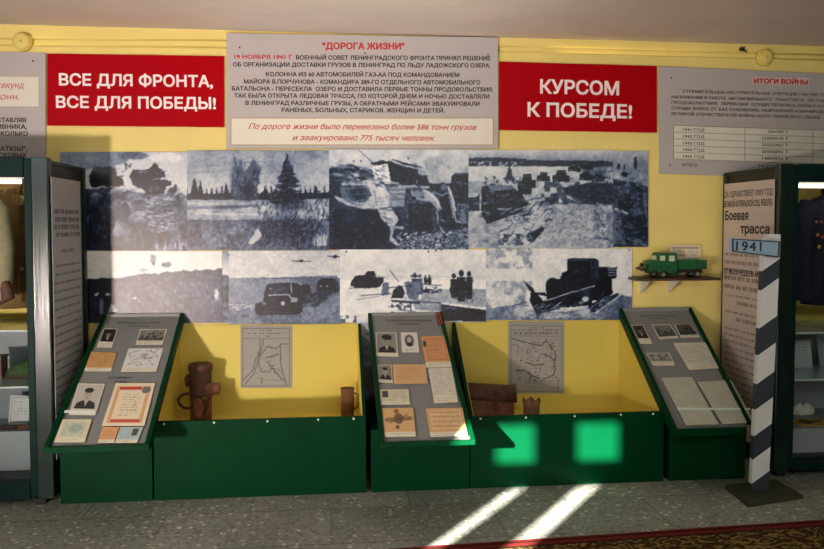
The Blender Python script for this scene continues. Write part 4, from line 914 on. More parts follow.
sheet(LC, KC, [(135, 105), (197, 105), (205, 180), (140, 180)], 'small oval vignette portrait on white card on the middle lectern', oval, 'photo_card', 'photograph')
def ocert(c):
    c.rect(0, 0, 100, 84, (.82, .6, .4)); c.line([(14, 10), (86, 10), (86, 76), (14, 76), (14, 10)], 3, (.72, .35, .2), .6); c.lines(20, 16, 80, 72, 8, (.55, .3, .2), .5); c.rect(4, 16, 16, 34, (.3, .25, .22)); c.lines(12, 87, 88, 97, 2, PK, .4)
sheet(LC, KC, [(211, 120), (308, 118), (330, 235), (232, 238)], 'orange certificate at top right of the middle lectern', ocert, 'certificate', 'certificate')
sheet(LC, KC, [(48, 228), (100, 228), (105, 296), (52, 293)], 'small portrait photo at the left of the tan letter, middle lectern', portrait(.5, .12, .65, None, 84), 'photo_card', 'photograph')
sheet(LC, KC, [(104, 227), (228, 225), (237, 298), (109, 299)], 'wide tan letter in the centre of the middle lectern', letter((.83, .66, .47), (.62, .45, .3), 7, foot=False))
sheet(LC, KC, [(239, 241), (328, 238), (352, 368), (262, 372)], 'tall white typed letter under the orange certificate on middle lectern', letter((.82, .8, .74), (.5, .48, .45), 12))
sheet(LC, KC, [(55, 322), (165, 320), (170, 377), (60, 378)], 'wide white certificate with a small photo, left side of middle lectern', letter((.82, .79, .68), (.4, .36, .32), 5, (8, 10, 28, 52)), 'certificate', 'certificate')
def emblem(c):
    c.rect(0, 0, 100, 84, (.83, .67, .46)); c.line([(12, 42), (88, 38)], 14, (.5, .38, .26), .8); c.ell(50, 38, 16, 20, (.42, .32, .24), .9); c.ell(44, 12, 9, 8, (.55, .32, .2), .9); c.line([(20, 54), (80, 24)], 3, (.3, .25, .2), .7); c.ell(44, 68, 7, 7, (.3, .25, .2), .8); c.lines(12, 87, 88, 97, 2, PK, .4)
sheet(LC, KC, [(65, 392), (182, 390), (192, 498), (75, 500)], 'tan card with a brown emblem drawing at bottom left of middle lectern', emblem, 'document', 'document')
def ocert2(c):
    c.rect(0, 0, 100, 86, (.86, .74, .55)); c.line([(4, 4), (96, 4), (96, 80), (4, 80), (4, 4)], 4, (.78, .52, .34), .7)
    for y in (14, 30, 48, 64): c.line([(12, y), (88, y + 2)], 6, (.76, .48, .3), .5)
    c.lines(14, 10, 88, 76, 9, (.5, .4, .3), .4); c.lines(12, 88, 88, 98, 2, PK, .4)
sheet(LC, KC, [(230, 393), (368, 390), (388, 495), (248, 500)], 'ornate tan certificate with striped border at bottom right of middle lectern', ocert2, 'certificate', 'certificate')
def rib(c):
    for i in range(5): c.rect(i * 20, 0, i * 20 + 20, 100, (.08, .06, .05) if i % 2 == 0 else (.75, .28, .12))
sheet(LC, KC, [(266, 36), (286, 34), (296, 78), (278, 86)], 'orange and black striped ribbon at the top right corner of middle lectern', rib, 'ribbon', 'ribbon', lift=.013)
KR = (610, 300, 3.92)
sheet(LR, KR, [(82, 100), (128, 97), (165, 172), (118, 172)], 'dark portrait photo at top left of the right lectern', portrait(.2, .06, .45), 'photo_card', 'photograph')
sheet(LR, KR, [(163, 98), (235, 97), (268, 150), (195, 155)], 'photo with pale border in the middle of the top row, right lectern', scenep(.45, .18, 84), 'photo_card', 'photograph')
sheet(LR, KR, [(252, 97), (315, 95), (352, 147), (278, 149)], 'dark group photo at top right of the right lectern', scenep(.28, .1, 80), 'photo_card', 'photograph')
sheet(LR, KR, [(140, 208), (232, 208), (255, 258), (170, 258)], 'wide landscape photo under the top row of the right lectern', scenep(.6, .35, 66), 'photo_card', 'photograph')
sheet(LR, KR, [(247, 170), (372, 167), (434, 268), (310, 275)], 'white typed sheet at the centre right of the right lectern', letter((.8, .79, .72), (.5, .5, .48), 9))
sheet(LR, KR, [(200, 307), (320, 303), (425, 488), (298, 492)], 'tall pale handwritten sheet at bottom left of the right lectern', letter((.74, .74, .66), (.5, .5, .46), 14, foot=False, al=.25))
sheet(LR, KR, [(342, 323), (475, 315), (565, 480), (440, 488)], 'tall pale handwritten sheet at bottom right of the right lectern', letter((.72, .72, .64), (.5, .5, .46), 14, foot=False, al=.25))
# headings printed on the lectern boards
def heading(L, crop, x0, x1, ys, hts):
    cvb = B(); ox, oy, k = crop
    for y, h_, (a, e) in zip(ys, hts, [(x0, x1)] + [(x0 + (x1 - x0) * .25, x0 + (x1 - x0) * .75)] * 3):
        x = a
        while x < e:
            xe = min(e, x + random.uniform(5, 12))
            q = [onp(ox + u / k, oy + v / k, L['p0'], L['n']) + L['n'] * .0004 for u, v in ((x, y - h_ / 2), (xe, y - h_ / 2), (xe - 1, y + h_ / 2), (x - 1, y + h_ / 2))]
            cvb.add(q, [(0, 1, 2, 3)]); x = xe + random.uniform(1.5, 4)
    obj('heading', cvb, mat('grey_ink', (92, 90, 90), .6), L['t'])
heading(LL, KL, 285, 440, (65, 77), (6, 5)); heading(LL, KL, 250, 338, (266, 281), (6, 5))
heading(LC, KC, 80, 252, (59, 72), (7, 6)); heading(LR, KR, 120, 260, (62, 72), (5, 4))
# solid pale strips imitating streaks of glare across the lower sheets
GLARE = mat('pale_glare_strip', (225, 235, 228), .15, coat=.5)
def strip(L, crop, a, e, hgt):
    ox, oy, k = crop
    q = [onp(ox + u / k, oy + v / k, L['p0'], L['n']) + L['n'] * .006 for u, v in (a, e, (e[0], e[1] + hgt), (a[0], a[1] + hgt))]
    o = obj('glare_strip', B().prism(q, L['n'] * .002), GLARE, L['t']); o['label'] = 'pale strip imitating a streak of glare over the sheets'
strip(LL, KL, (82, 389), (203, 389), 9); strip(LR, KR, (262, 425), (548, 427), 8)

# maps at the back of the cases
def mapsheet(cx0, cy0, cx1, cy1, label, paint, res=2.2):
    cv = Canvas(cx0, cy0, cx1, cy1, res, (.68, .65, .63)); paint(cv); y = -.0135
    o = printobj('map', cv, [at(cv.x0, cv.y0, y), at(cv.x1, cv.y0, y), at(cv.x1, cv.y1, y), at(cv.x0, cv.y1, y)], PMATT, thick=.003, nrm=(0, -1, 0)); tag(o, label, 'map')
D1 = (.3, .29, .3)
def m1(c):
    t = T(c, 235, 320, 7.32); ink = D1
    t.line([(55, 62), (400, 62), (400, 482), (55, 482), (55, 62)], 4, ink, .8); t.line([(55, 135), (400, 135)], 3, ink, .7)
    for y, a, e in ((75, 175, 275), (98, 85, 375), (118, 205, 255)): c.words(235 + a / 7.32, 235 + e / 7.32, 320 + y / 7.32, 1.1, ink, .7, gap=.5)
    t.line([(185, 140), (180, 230), (150, 290), (130, 370), (60, 440)], 5, ink); t.line([(210, 140), (190, 230), (165, 300), (140, 390), (75, 470)], 5, ink)
    t.line([(165, 290), (240, 190), (300, 210), (340, 175), (390, 175)], 5, ink); t.line([(330, 190), (335, 330), (375, 475)], 5, ink); t.line([(225, 275), (320, 250)], 6, ink); t.line([(230, 300), (270, 350), (350, 440)], 6, ink); t.line([(170, 300), (190, 380), (250, 380), (270, 350), (340, 375)], 4, ink); t.line([(160, 420), (220, 440), (370, 440)], 3, ink, .6)
    for i in range(60): t.ell(random.uniform(160, 340), random.uniform(190, 400), random.uniform(3, 7), random.uniform(2, 5), ink, .7)
    for i in range(4): t.ell(195, 420 + i * 14, 6, 5, ink)
def m2(c):
    t = T(c, 500, 318, 6.867); ink = (.26, .27, .28)
    t.line([(75, 50), (425, 55), (425, 505), (75, 500), (75, 50)], 3, ink, .7); t.line([(75, 122), (425, 125)], 3, ink, .6)
    for y, a, e, h_ in ((66, 200, 300, 1.1), (82, 85, 405, 1.3), (104, 90, 400, 1.5)): c.words(500 + a / 6.867, 500 + e / 6.867, 318 + y / 6.867, h_, ink, .8, gap=.5)
    t.line([(80, 140), (150, 160), (240, 185), (285, 190), (310, 160), (335, 175), (345, 205), (375, 230), (385, 270), (370, 300), (380, 350), (365, 390), (330, 410), (270, 415), (230, 400), (170, 360), (105, 360)], 6, ink); t.line([(80, 180), (130, 190), (115, 240)], 4, ink, .6); t.line([(175, 305), (240, 325), (300, 315)], 6, ink); t.line([(300, 245), (380, 290)], 6, ink); t.line([(370, 390), (400, 420), (395, 500)], 4, ink)
    for i in range(170): t.ell(random.uniform(120, 390), random.uniform(150, 440), random.uniform(3, 9), random.uniform(2, 6), random.choice((ink, ink, (.8, .8, .8))), .75)
    for i in range(4): t.line([(80, 455 + i * 14), (110, 455 + i * 14)], 8, ink, .8)
    c.lines(521, 380, 560, 392, 5, ink, .35)
mapsheet(240.5, 325.5, 292.5, 388, 'grey printed battle map at the back of the case with the holster', m1)
mapsheet(508, 321.5, 564.5, 393.5, 'grey printed front-line map at the back of the case with the brown bag', m2)

# ---- things in the cases
LEA = mat('brown_leather', (88, 54, 41), .62, noise=.4, scale=30, bump=.2, bscale=60)
LEA2 = mat('tan_leather', (134, 84, 64), .6, noise=.25, scale=25, bump=.2, bscale=50)
BRS = mat('old_brass', (150, 120, 70), .4, .7)
hy = -.16
c = at(201, 412, hy); c.z = zf1; zt_ = at(201, 362, hy).z; hh = zt_ - zf1
t = thing('holster', 'brown leather holster with straps and buckles standing in the left display case', 'holster', c)
rr = .063
prof = [(rr * .82, 0), (rr * .95, .01), (rr * .98, hh * .4), (rr, hh * .8), (rr * 1.02, hh * .93), (rr * .9, hh * .985), (rr * .3, hh)]
bb = B(); 
bb.lathe(prof, c, 28); obj('body', bb, LEA, t)
obj('lid_band', B().lathe([(rr * 1.05, hh * .86), (rr * 1.09, hh * .88), (rr * 1.09, hh * .95), (rr * 1.0, hh * .975)], c, 28), LEA, t)
obj('pouch', B().rings([[(c.x + .035 + .045 * math.cos(a) * s, c.y - .02 + .03 * math.sin(a) * s, c.z + z) for a in np.linspace(0, 2 * math.pi, 13)[:-1]] for z, s in ((hh * .44, .7), (hh * .47, 1), (hh * .62, 1.05), (hh * .66, .8))]), LEA2, t)
ex_ = c + Vector((.06, -.01, hh * .56))
obj('cap', B().lathe([(.03, 0), (.034, .012), (.034, .045), (.028, .05)], ex_, 16, 'x'), LEA2, t)
def loop(cx, cz, rx, rz, n=18): return [(cx + rx * math.cos(a), c.y - .035 + .012 * math.sin(2 * a), cz + rz * math.sin(a)) for a in np.linspace(0, 2 * math.pi, n + 1)[:-1]]
obj('strap', B().tube(loop(c.x - .075, c.z + hh * .38, .045, .042), .008, 8, True), LEA, t)
obj('strap', B().tube(loop(c.x + .005, c.z + hh * .3, .05, .06), .009, 8, True), LEA2, t)
obj('strap', B().tube([(c.x - .062, c.y - .02, c.z + hh * .8), (c.x - .075, c.y - .025, c.z + hh * .75), (c.x - .068, c.y - .02, c.z + hh * .62)], .012, 8), LEA, t)
obj('strap', B().tube([(c.x - .05, c.y - .05, c.z + hh * .55), (c.x, c.y - .066, c.z + hh * .5), (c.x + .05, c.y - .045, c.z + hh * .45)], .01, 8), LEA, t)
obj('flap', B().rings([[(c.x - .005 + .03 * s * math.cos(a), c.y - .062 + .008 * math.sin(a), c.z + hh * z) for a in np.linspace(0, 2 * math.pi, 11)[:-1]] for z, s in ((.12, .3), (.18, .8), (.3, 1), (.4, .7), (.44, .3))]), LEA2, t)
obj('buckle', B().box(c.x + .02, c.x + .045, c.y - .068, c.y - .06, c.z + hh * .42, c.z + hh * .47), BRS, t)
# tin mug
c = at(347.5, 415, -.2); c.z = zf1; hh = at(348, 388, -.2).z - zf1
t = thing('mug', 'brown cylindrical mug with a handle at right end of the left display case', 'mug', c)
MUG = mat('rusty_tin', (124, 84, 62), .6, noise=.3, scale=25, bump=.15)
obj('body', B().lathe([(.036, 0), (.038, .004), (.038, hh * .96), (.041, hh * .97), (.041, hh), (.037, hh), (.036, hh * .5)], c, 28), MUG, t)
obj('handle', B().tube([(c.x + .036, c.y - .01, c.z + hh * .85), (c.x + .058, c.y - .014, c.z + hh * .82), (c.x + .064, c.y - .014, c.z + hh * .6), (c.x + .056, c.y - .012, c.z + hh * .4), (c.x + .036, c.y - .01, c.z + hh * .36)], .006, 8), MUG, t)
# satchel
c = at(489, 410, -.2); c.z = zf2; zt_ = at(489, 384.5, -.2).z; hh = zt_ - zf2
t = thing('satchel', 'old brown leather satchel lying in the right display case beside middle lectern', 'satchel', c)
wd, dp = .145, .07
def sring(z, s, dz=0): return [(c.x + wd * s * px, c.y + dp * s * py, c.z + z + dz * px) for px, py in ((-1, -.9), (-.5, -1.05), (0, -1.1), (.5, -1.05), (1, -.9), (1.05, 0), (1, .9), (0, 1), (-1, .9), (-1.05, 0))]
obj('body', B().rings([sring(0, .97), sring(.01, 1), sring(hh * .6, 1, -.006), sring(hh * .85, .93, -.012), sring(hh * .97, .75, -.02)]), LEA2, t, sub=1)
obj('flap', B().rings([[(c.x + wd * 1.03 * u, c.y + dp * v, c.z + z - .012 * u) for u in (-1, -.5, 0, .5, 1)] + [(c.x + wd * 1.03 * u, c.y + dp * v2, c.z + z2 - .012 * u) for u in (1, .5, 0, -.5, -1)] for v, z, v2, z2 in ((-1.16, hh * .62, -1.1, hh * .6), (-1.08, hh * .88, -1.0, hh * .85), (-.6, hh * 1.0, -.6, hh * .97), (.4, hh * 1.0, .4, hh * .97), (.95, hh * .8, .9, hh * .78))]), LEA, t)
obj('strap', B().bar((c.x + .02, c.y - dp * 1.17, c.z + hh * .95), (c.x + .02, c.y - dp * 1.17, c.z + hh * .3), .022, .006, (0, 1, 0)), LEA, t)
# torn cartridge cup
c = at(531.5, 411, -.36); c.z = zf2; hh = at(531.5, 398.5, -.36).z - zf2
t = thing('tin_fragment', 'small torn brown tin fragment in front of the front-line map', 'fragment', c)
rg = []
for z, s in ((0, .9), (.3, 1), (.7, 1), (1, 1.02)):
    rg.append([(c.x + .048 * s * math.cos(a), c.y + .03 * s * math.sin(a), c.z + hh * (z if z < 1 else .82 + .2 * math.sin(a * 2.5 + 1) ** 2)) for a in np.linspace(0, 2 * math.pi, 21)[:-1]])
obj('shell', B().rings(rg), MUG, t); obj('torn_edge', B().tube(rg[-1], .004, 6, True), LEA2, t)

# ================================================================== GLASS SHOWCASES
XA = at(50.5, 330, FY).x; XB = at(777, 330, FY).x
ZTL = at(40, 157, FY).z; ZTR = at(790, 166, FY).z; ZTR = (ZTL + ZTR) / 2
LAMP = emit('tube_glow', (255, 250, 235), 4.0)
GBLUE = mat('grey_blue_lining', (150, 158, 162), .5)
def showcase(x0, x1, inner, label, zl, zlow, shelves, lowlin):
    """inner = +1 when the poster side faces right"""
    t = thing('showcase', label, 'showcase', ((x0 + x1) / 2, FY / 2, 0)); pw = .115; Z0 = .03; ZT_ = ZTL; rb = -.032 if inner > 0 else -.018
    xs_ = (x0, x1)
    for x in xs_:
        a, b_ = (x, x + pw) if x == x0 else (x - pw, x)
        sw = .036
        pa, pz = (a, b_ - sw) if x == x0 else (a + sw, b_)
        obj('post', B().box(pa, pz, FY, FY + .06, Z0, ZT_), GLOSSG, t, bevel=.004)
        da, dz = (b_ - sw + .001, b_) if x == x0 else (a, a + sw - .001)
        obj('door_stile', B().box(da, dz, FY + .006, FY + .05, Z0 + .01, ZT_ - .005), GREENS, t, bevel=.003)
        obj('rear_post', B().box(a if x == x0 else x - .05, x + .05 if x == x0 else b_, rb - .043, rb, Z0, ZT_ - .02), DGREEN, t)
        obj('foot', B().box(a + .02, a + .07, FY + .01, FY + .06, 0, Z0), BLACK, t)
    obj('top_rail', B().box(x0 + pw, x1 - pw, FY, FY + .05, ZT_ - .1, ZT_), GREENS, t, bevel=.003)
    obj('bottom_rail', B().box(x0 + pw, x1 - pw, FY, FY + .05, Z0, zlow), GREENS, t, bevel=.003)
    obj('roof', B().box(x0 + .004, x1 - .004, FY + .06, rb, ZT_ - .03, ZT_ - .012), DGREEN, t)
    obj('base', B().box(x0 + .02, x1 - .02, FY + .06, -.032, Z0, Z0 + .06), DGREEN, t)
    obj('back_panel', B().box(x0 + .05, x1 - .05, -.045, -.034, zl, ZT_ - .03), YELC, t)
    obj('lower_back_panel', B().box(x0 + .05, x1 - .05, -.048, -.034, Z0 + .06, zl), GBLUE, t)
    obj('glass_pane', B().box(x0 + pw - .005, x1 - pw + .005, FY + .02, FY + .024, zlow - .01, ZT_ - .09), GLASS, t)
    for z in shelves:
        s = obj('shelf', B().box(x0 + .05, x1 - .05, FY + .08, -.05, z - .008, z), mat('shelf_glass', (196, 208, 206), .15, coat=.4), t)
    xin = x1 if inner > 0 else x0
    xo = x0 if inner > 0 else x1
    for x, nm in ((xin, 'side_wall'), (xo, 'side_wall')):
        s = 1 if x == x1 else -1
        obj(nm, B().box(*sorted((x - s * .03, x - s * .012)), FY + .06, rb - .02, Z0 + .06, ZT_ - .03), DARK, t)
    ztb = at(12, 181.5, FY + .13).z
    lf = thing('tube_lamp', 'white fluorescent tube under the roof of the %s showcase' % ('left' if inner > 0 else 'right'), 'lamp', ((x0 + x1) / 2, FY + .12, ZT_ - .04))
    obj('housing', B().box(x0 + pw + .02, x1 - pw - .02, FY + .1, FY + .16, ztb + .017, ZT_ - .0305), WHITE, lf)
    obj('tube', B().tube([(x0 + pw + .06, FY + .13, ztb), (x1 - pw - .06, FY + .13, ztb)], .011, 12), LAMP, lf)
    return t
zsl = at(15, 324, -.3).z; zsl2 = at(15, 379, -.35).z
zsr = at(810, 326, -.3).z; zsr2 = at(810, 372, -.35).z
showL = showcase(XA - 1.25, XA, 1, 'green-framed glass showcase at left edge holding a brown military jacket', zsl - .01, at(20, 482, FY).z, (zsl, zsl2), GBLUE)
showR = showcase(XB, XB + 1.25, -1, 'green-framed glass showcase at right edge holding a navy uniform with medals', zsr - .01, at(810, 462, FY).z, (zsr, zsr2), GBLUE)

# text posters on the showcase sides
def sideposter(x, s, corners_px, label, paint, res=2.0, k=6.0):
    pts = [atx(px, py, x) for px, py in corners_px]
    ya = sum(p.y for p in (pts[0], pts[3])) / 2; yb = sum(p.y for p in (pts[1], pts[2])) / 2
    zt = (pts[0].z + pts[1].z) / 2; zb = (pts[2].z + pts[3].z) / 2
    W, H = abs(yb - ya), zt - zb
    cv = Canvas(0, 0, 100, 100 * H / W, 1.7, (.78, .77, .75)); paint(cv, 100 * H / W)
    o_ = [(x, ya, zt), (x, yb, zt), (x, yb, zb), (x, ya, zb)]
    t = thing('poster', label, 'poster', (x, (ya + yb) / 2, zb))
    printobj('sheet', cv, o_, PMATT, t, thick=.0025, nrm=(s, 0, 0))
    return t, ya, yb, zt, zb
def pl(c, H):
    c.a[:] = (.64, .64, .64); y = .12 * H
    for i in range(4): c.words(8 + 3 * (i % 2), 96, y, 5.6, (.12, .12, .14), 1.0, gap=2.5); y += 9
    y += 10; c.words(30, 75, y, 4.5, (.25, .25, .27), .8, gap=2); y += 17
    while y < H - 6: c.words(4, 97, y, 3.4, (.2, .2, .22), .95, indent=random.choice((0, 0, 6)), gap=2); y += 10
sideposter(XA + .008, 1, [(54, 176), (82.5, 183), (82.5, 440), (54, 460)], 'white poster of dense black text on the side of the left showcase', pl)
PLH = 3
def pr_(c, H):
    c.a[:] = (.80, .74, .70); 
    y = .30 * H
    for i in range(3): c.words(4, 96, y, 3.6, (.3, .26, .26), .7, gap=2); y += 9
    while y < .45 * H: c.words(4, 96, y, 5, (.24, .2, .2), .8, gap=3); y += 10
    while y < H - 8:
        k = random.random(); h_ = 2.3 if k < .75 else 4.2
        c.words(6 + (0 if k < .8 else 25), 95, y, h_, (.3, .26, .26), .75, gap=2); y += h_ * 2.3 + 2
tp, ya, yb, zt, zb = sideposter(XB - .008, -1, [(722.5, 185), (772, 178.5), (772, 440), (722.5, 415)], 'pink-white poster headed Боевая трасса on the side of the right showcase', pr_)
b = B(); W = yb - ya; H = zt - zb
def st(s, u0, u1, v, cap, bold=.0):
    b = addtext(B(), s, (XB - .0092, ya + W * u0, zt - v), (XB - .0092, ya + W * u1, zt - v), (0, 0, 1), cap, bold=bold)
    obj('text_line', b, INK, tp)
st('ДА ЗДРАВСТВУЕТ XXIV ГОД', .0, .97, .085, .036, .01); st('ВЕЛИКОЙ ОКТЯБРЬСКОЙ СОЦ. РЕВОЛЮ', .0, .97, .145, .036, .02)
st('Боевая', .03, .52, .225, .055, .03); st('трасса', .36, .93, .305, .055, .03); st('ОТ ВСЕХ НЕДЕЛЬ МЫ УСП', .02, .97, .56, .034, .02)

# uniforms --------------------------------------------------------------
def jacket(cx, zs, ztop, zbot, hw, m, label, btn, lap, sleeves=(1, 1), yc=-.30, medals=False):
    t = thing('uniform_jacket', label, 'uniform', (cx, yc, zbot))
    L_ = ztop - zbot; N = 28
    def ring(z, w_, d): return [(cx + w_ * math.copysign(abs(math.cos(a)) ** .8, math.cos(a)), yc + d * math.sin(a) * (1 + .06 * math.sin(5 * a + z * 20)), z) for a in np.linspace(0, 2 * math.pi, N + 1)[:-1]]
    prof = ((0, 1.0, .10), (.12, .98, .105), (.3, .93, .105), (.5, .9, .1), (.7, .97, .105), (.84, 1.0, .1), (.92, .92, .085), (.965, .62, .07), (.99, .36, .06), (1.0, .26, .05))
    obj('torso', B().rings([ring(zbot + L_ * f, hw * w_, d) for f, w_, d in prof]), m, t)
    for sd, ok in zip((-1, 1), sleeves):
        if ok: obj('sleeve', B().tube([(cx + sd * hw * .82, yc, zbot + L_ * .9), (cx + sd * hw * 1.06, yc - .01, zbot + L_ * .8), (cx + sd * hw * 1.22, yc - .02, zbot + L_ * .5), (cx + sd * hw * 1.26, yc - .05, zbot + L_ * .22), (cx + sd * hw * 1.2, yc - .06, zbot + L_ * .05)], [.06, .07, .064, .056, .054], 14), m, t)
    obj('collar', B().tube([(cx - hw * .28, yc - .04, ztop - .03), (cx - hw * .2, yc + .03, ztop + .015), (cx + hw * .2, yc + .03, ztop + .015), (cx + hw * .28, yc - .04, ztop - .03)], .022, 10), m, t)
    if lap:
        for sd in (-1, 1): obj('lapel', B().prism([(cx + sd * hw * .22, yc - .098, ztop - .02), (cx + sd * hw * .5, yc - .108, ztop - .12), (cx + sd * hw * .42, yc - .112, ztop - .16), (cx + sd * hw * .06, yc - .114, zbot + L_ * .58)], (0, -.008, 0)), m, t)
    for i in range(btn): obj('button', B().lathe([(.011, 0), (.011, -.006), (.004, -.009)], (cx + (hw * .12 if btn > 4 else 0), yc - .108, zbot + L_ * (.14 + .1 * i)), 12, 'y'), BRS, t)
    obj('pocket', B().box(cx - hw * .62, cx - hw * .2, yc - .115, yc - .1, zbot + L_ * .1, zbot + L_ * .3), m, t)
    obj('pocket', B().box(cx + hw * .2, cx + hw * .62, yc - .115, yc - .1, zbot + L_ * .1, zbot + L_ * .3), m, t)
    obj('hanger_hook', B().tube([(cx, yc, ztop - .02), (cx, yc, ztop + .04), (cx + .015, yc, ztop + .055), (cx + .025, yc, ztop + .04)], .003, 6), STEEL, t)
    return t
OLIVE = mat('brown_uniform_wool', (128, 100, 56), .9, noise=.15, scale=40, bump=.2, bscale=120)
KHAKI = mat('pale_khaki_cotton', (150, 142, 110), .9, noise=.12, scale=30, bump=.2, bscale=90)
NAVY = mat('navy_uniform_wool', (20, 26, 46), .9, noise=.15, scale=40)
p = at(14, 168, -.3); q_ = at(14, 309, -.3); xr = at(28, 250, -.3).x
jk = jacket(xr - .155, 0, p.z + .01, q_.z, .15, OLIVE, 'brown wool military jacket hanging in the left showcase', 4, False, (0, 0), yc=-.2)
for bx_, by_ in ((26, 204), (22, 269)):
    bq = at(bx_, by_, -.3); obj('button', B().lathe([(.009, 0), (.009, -.006), (.003, -.008)], (bq.x, -.296, bq.z), 12, 'y'), STEEL, jk)
bq = at(24, 200, -.3); obj('pocket_flap', B().prism([(bq.x - .06, -.302, bq.z + .03), (bq.x + .012, -.302, bq.z + .02), (bq.x + .012, -.302, bq.z - .02), (bq.x - .03, -.302, bq.z - .035), (bq.x - .06, -.302, bq.z - .015)], (0, .012, 0)), OLIVE, jk, bevel=.003)
bq = at(19, 240, -.3); obj('front_seam', B().tube([(bq.x, -.303, p.z - .1), (bq.x + .004, -.305, bq.z), (bq.x, -.303, q_.z + .03)], .004, 6), OLIVE, jk)
p = at(0, 190, -.42); q_ = at(0, 304, -.42); xr = at(12, 250, -.42).x
jk2 = jacket(xr - .26, 0, p.z - .005, q_.z, .19, KHAKI, 'pale khaki tunic hanging in front of the brown jacket in left showcase', 3, False, (0, 1), yc=-.46)
x = at(5, 290, -.5)
tag(obj('leather_piece', B().tube([(x.x - .05, -.53, x.z + .07), (x.x + .01, -.53, x.z + .03), (x.x + .03, -.54, x.z - .03), (x.x - .01, -.54, x.z - .06)], [.02, .035, .035, .015], 10), LEA, loc=(x.x, -.53, x.z)), 'crumpled brown leather piece at the cuff of the khaki tunic', 'leather')
p = at(812, 194, -.3); q_ = at(812, 304, -.3); xl = at(794, 250, -.3).x
jn = jacket(xl + .245, 0, p.z, q_.z, .185, NAVY, 'navy uniform jacket with brass buttons and medals in the right showcase', 6, True, (1, 1))
jx = xl + .245
for k, (px_, py_, r_) in enumerate(((818.5, 235, .011), (823, 237, .011), (817, 222, .008), (822, 222, .008), (820, 247, .012))):
    m_ = at(px_, py_, -.41); obj('medal', B().lathe([(r_, 0), (r_, -.005), (.004, -.008)], (m_.x, -.402, m_.z), 14, 'y'), mat('medal_gold', (200, 160, 70), .3, .8) if k % 2 == 0 else mat('medal_red', (170, 60, 50), .4), jn)

# items on the showcase shelves
def item(name, b, m, label, cat, loc): return tag(obj(name, b, m, loc=loc), label, cat)
c = at(22, 374, -.3); c.z = zsl2
tcap = thing('folded_cloth', 'rounded green cloth item lying on the lower shelf of left showcase', 'cloth', c)
obj('top', B().rings([[(c.x + .085 * s * math.cos(a), c.y + .05 * s * math.sin(a), c.z + z + .012 * math.cos(a)) for a in np.linspace(0, 2 * math.pi, 19)[:-1]] for z, s in ((.0, .95), (.02, 1), (.05, .9), (.075, .5), (.08, .2))]), mat('green_felt', (60, 84, 48), .9, noise=.2, scale=30), tcap)
obj('band', B().rings([[(c.x + .087 * math.cos(a), c.y + .052 * math.sin(a), c.z + z) for a in np.linspace(0, 2 * math.pi, 19)[:-1]] for z in (.001, .022)]), mat('olive_band', (74, 62, 40), .8), tcap)
c = at(-2, 376, -.3); c.z = zsl2
item('wooden_box', B().box(c.x - .06, c.x + .035, c.y - .04, c.y + .04, c.z, c.z + .11).box(c.x - .064, c.x + .039, c.y - .044, c.y + .044, c.z + .11, c.z + .122), mat('brown_wood', (94, 56, 36), .5, noise=.2), 'small brown wooden box left of the green cloth item in left showcase', 'box', c)
zbl = .0905
c = at(19, 424, -.2); z0 = zbl
q = [at(9, 396, -.2), at(31, 397, -.2), at(31, 426, -.2), at(8, 425, -.2)]
cv = Canvas(0, 0, 22, 28, 2.2, (.82, .83, .83)); cv.line([(2, 2), (20, 2), (20, 26), (2, 26), (2, 2)], .5, (.5, .5, .5)); cv.lines(4, 5, 18, 22, 6, (.45, .45, .47), .5)
zz = .0
# a low tiered stand carries the card and the knife
stz = at(15, 427, -.25).z
item('display_stand', B().box(XA - 1.18, XA - .07, -.34, -.05, .0905, stz), mat('pale_stand_cloth', (158, 166, 170), .6), 'pale grey display step at the bottom of the left showcase', 'display stand', (XA - .6, -.2, .0905))
o = printobj('caption_card', cv, [Vector((v.x, -.2 + .02 * (1 if i < 2 else 0), v.z if i < 2 else stz + .001)) for i, v in enumerate(q)], PMATT, thick=.002, nrm=(0, -1, 0)); tag(o, 'white framed caption card standing in the lower part of left showcase', 'card')
c = at(14, 429, -.3); c.z = stz
tk = thing('brown_relic', 'long brown object lying before the white caption card in left showcase', 'relic', c)
obj('thick_end', B().tube([(c.x + .02, c.y, stz + .014), (c.x + .09, c.y, stz + .014), (c.x + .13, c.y, stz + .012)], [.013, .014, .01], 10), LEA, tk)
obj('thin_end', B().tube([(c.x - .12, c.y, stz + .01), (c.x - .05, c.y, stz + .013), (c.x + .02, c.y, stz + .013)], [.007, .012, .012], 10), mat('dark_sheath', (60, 40, 32), .6), tk)
# right showcase
def cardR(px, label, shade=(.72, .75, .74), yy=-.22, zbase=None):
    q = [at(x, y, yy) for x, y in px]; cv = Canvas(0, 0, 20, 24, 2.2, shade); cv.lines(3, 3, 17, 20, 7, (.4, .42, .42), .5)
    pts = [Vector((v.x, yy + (.02 if i < 2 else 0), v.z if i < 2 or zbase is None else zbase + .001)) for i, v in enumerate(q)]
    o = printobj('caption_card', cv, pts, PMATT, thick=.002, nrm=(0, -1, 0)); tag(o, label, 'card')
cardR([(795, 341), (812, 340), (813, 363), (795, 364)], 'pale document card on the glass shelf of right showcase', zbase=zsr2)
cardR([(818, 334), (840, 333), (840, 365), (820, 365)], 'grey photo card at the right frame edge in right showcase', (.55, .58, .6), zbase=zsr2)
stzr = at(808, 419, -.3).z
item('display_stand', B().box(XB + .07, XB + 1.18, -.5, -.05, .0905, stzr), mat('pale_stand_cloth2', (150, 154, 158), .6), 'grey display step at the bottom of the right showcase', 'display stand', (XB + .6, -.3, .0905))
c = at(810, 417, -.38); c.z = stzr
cv = Canvas(0, 0, 30, 10, 2, (.8, .66, .22)); cv.line([(3, 5), (26, 4)], 1.5, (.25, .2, .1)); cv.poly([(8, 2), (16, 2), (14, 8), (6, 8)], (.35, .28, .12))
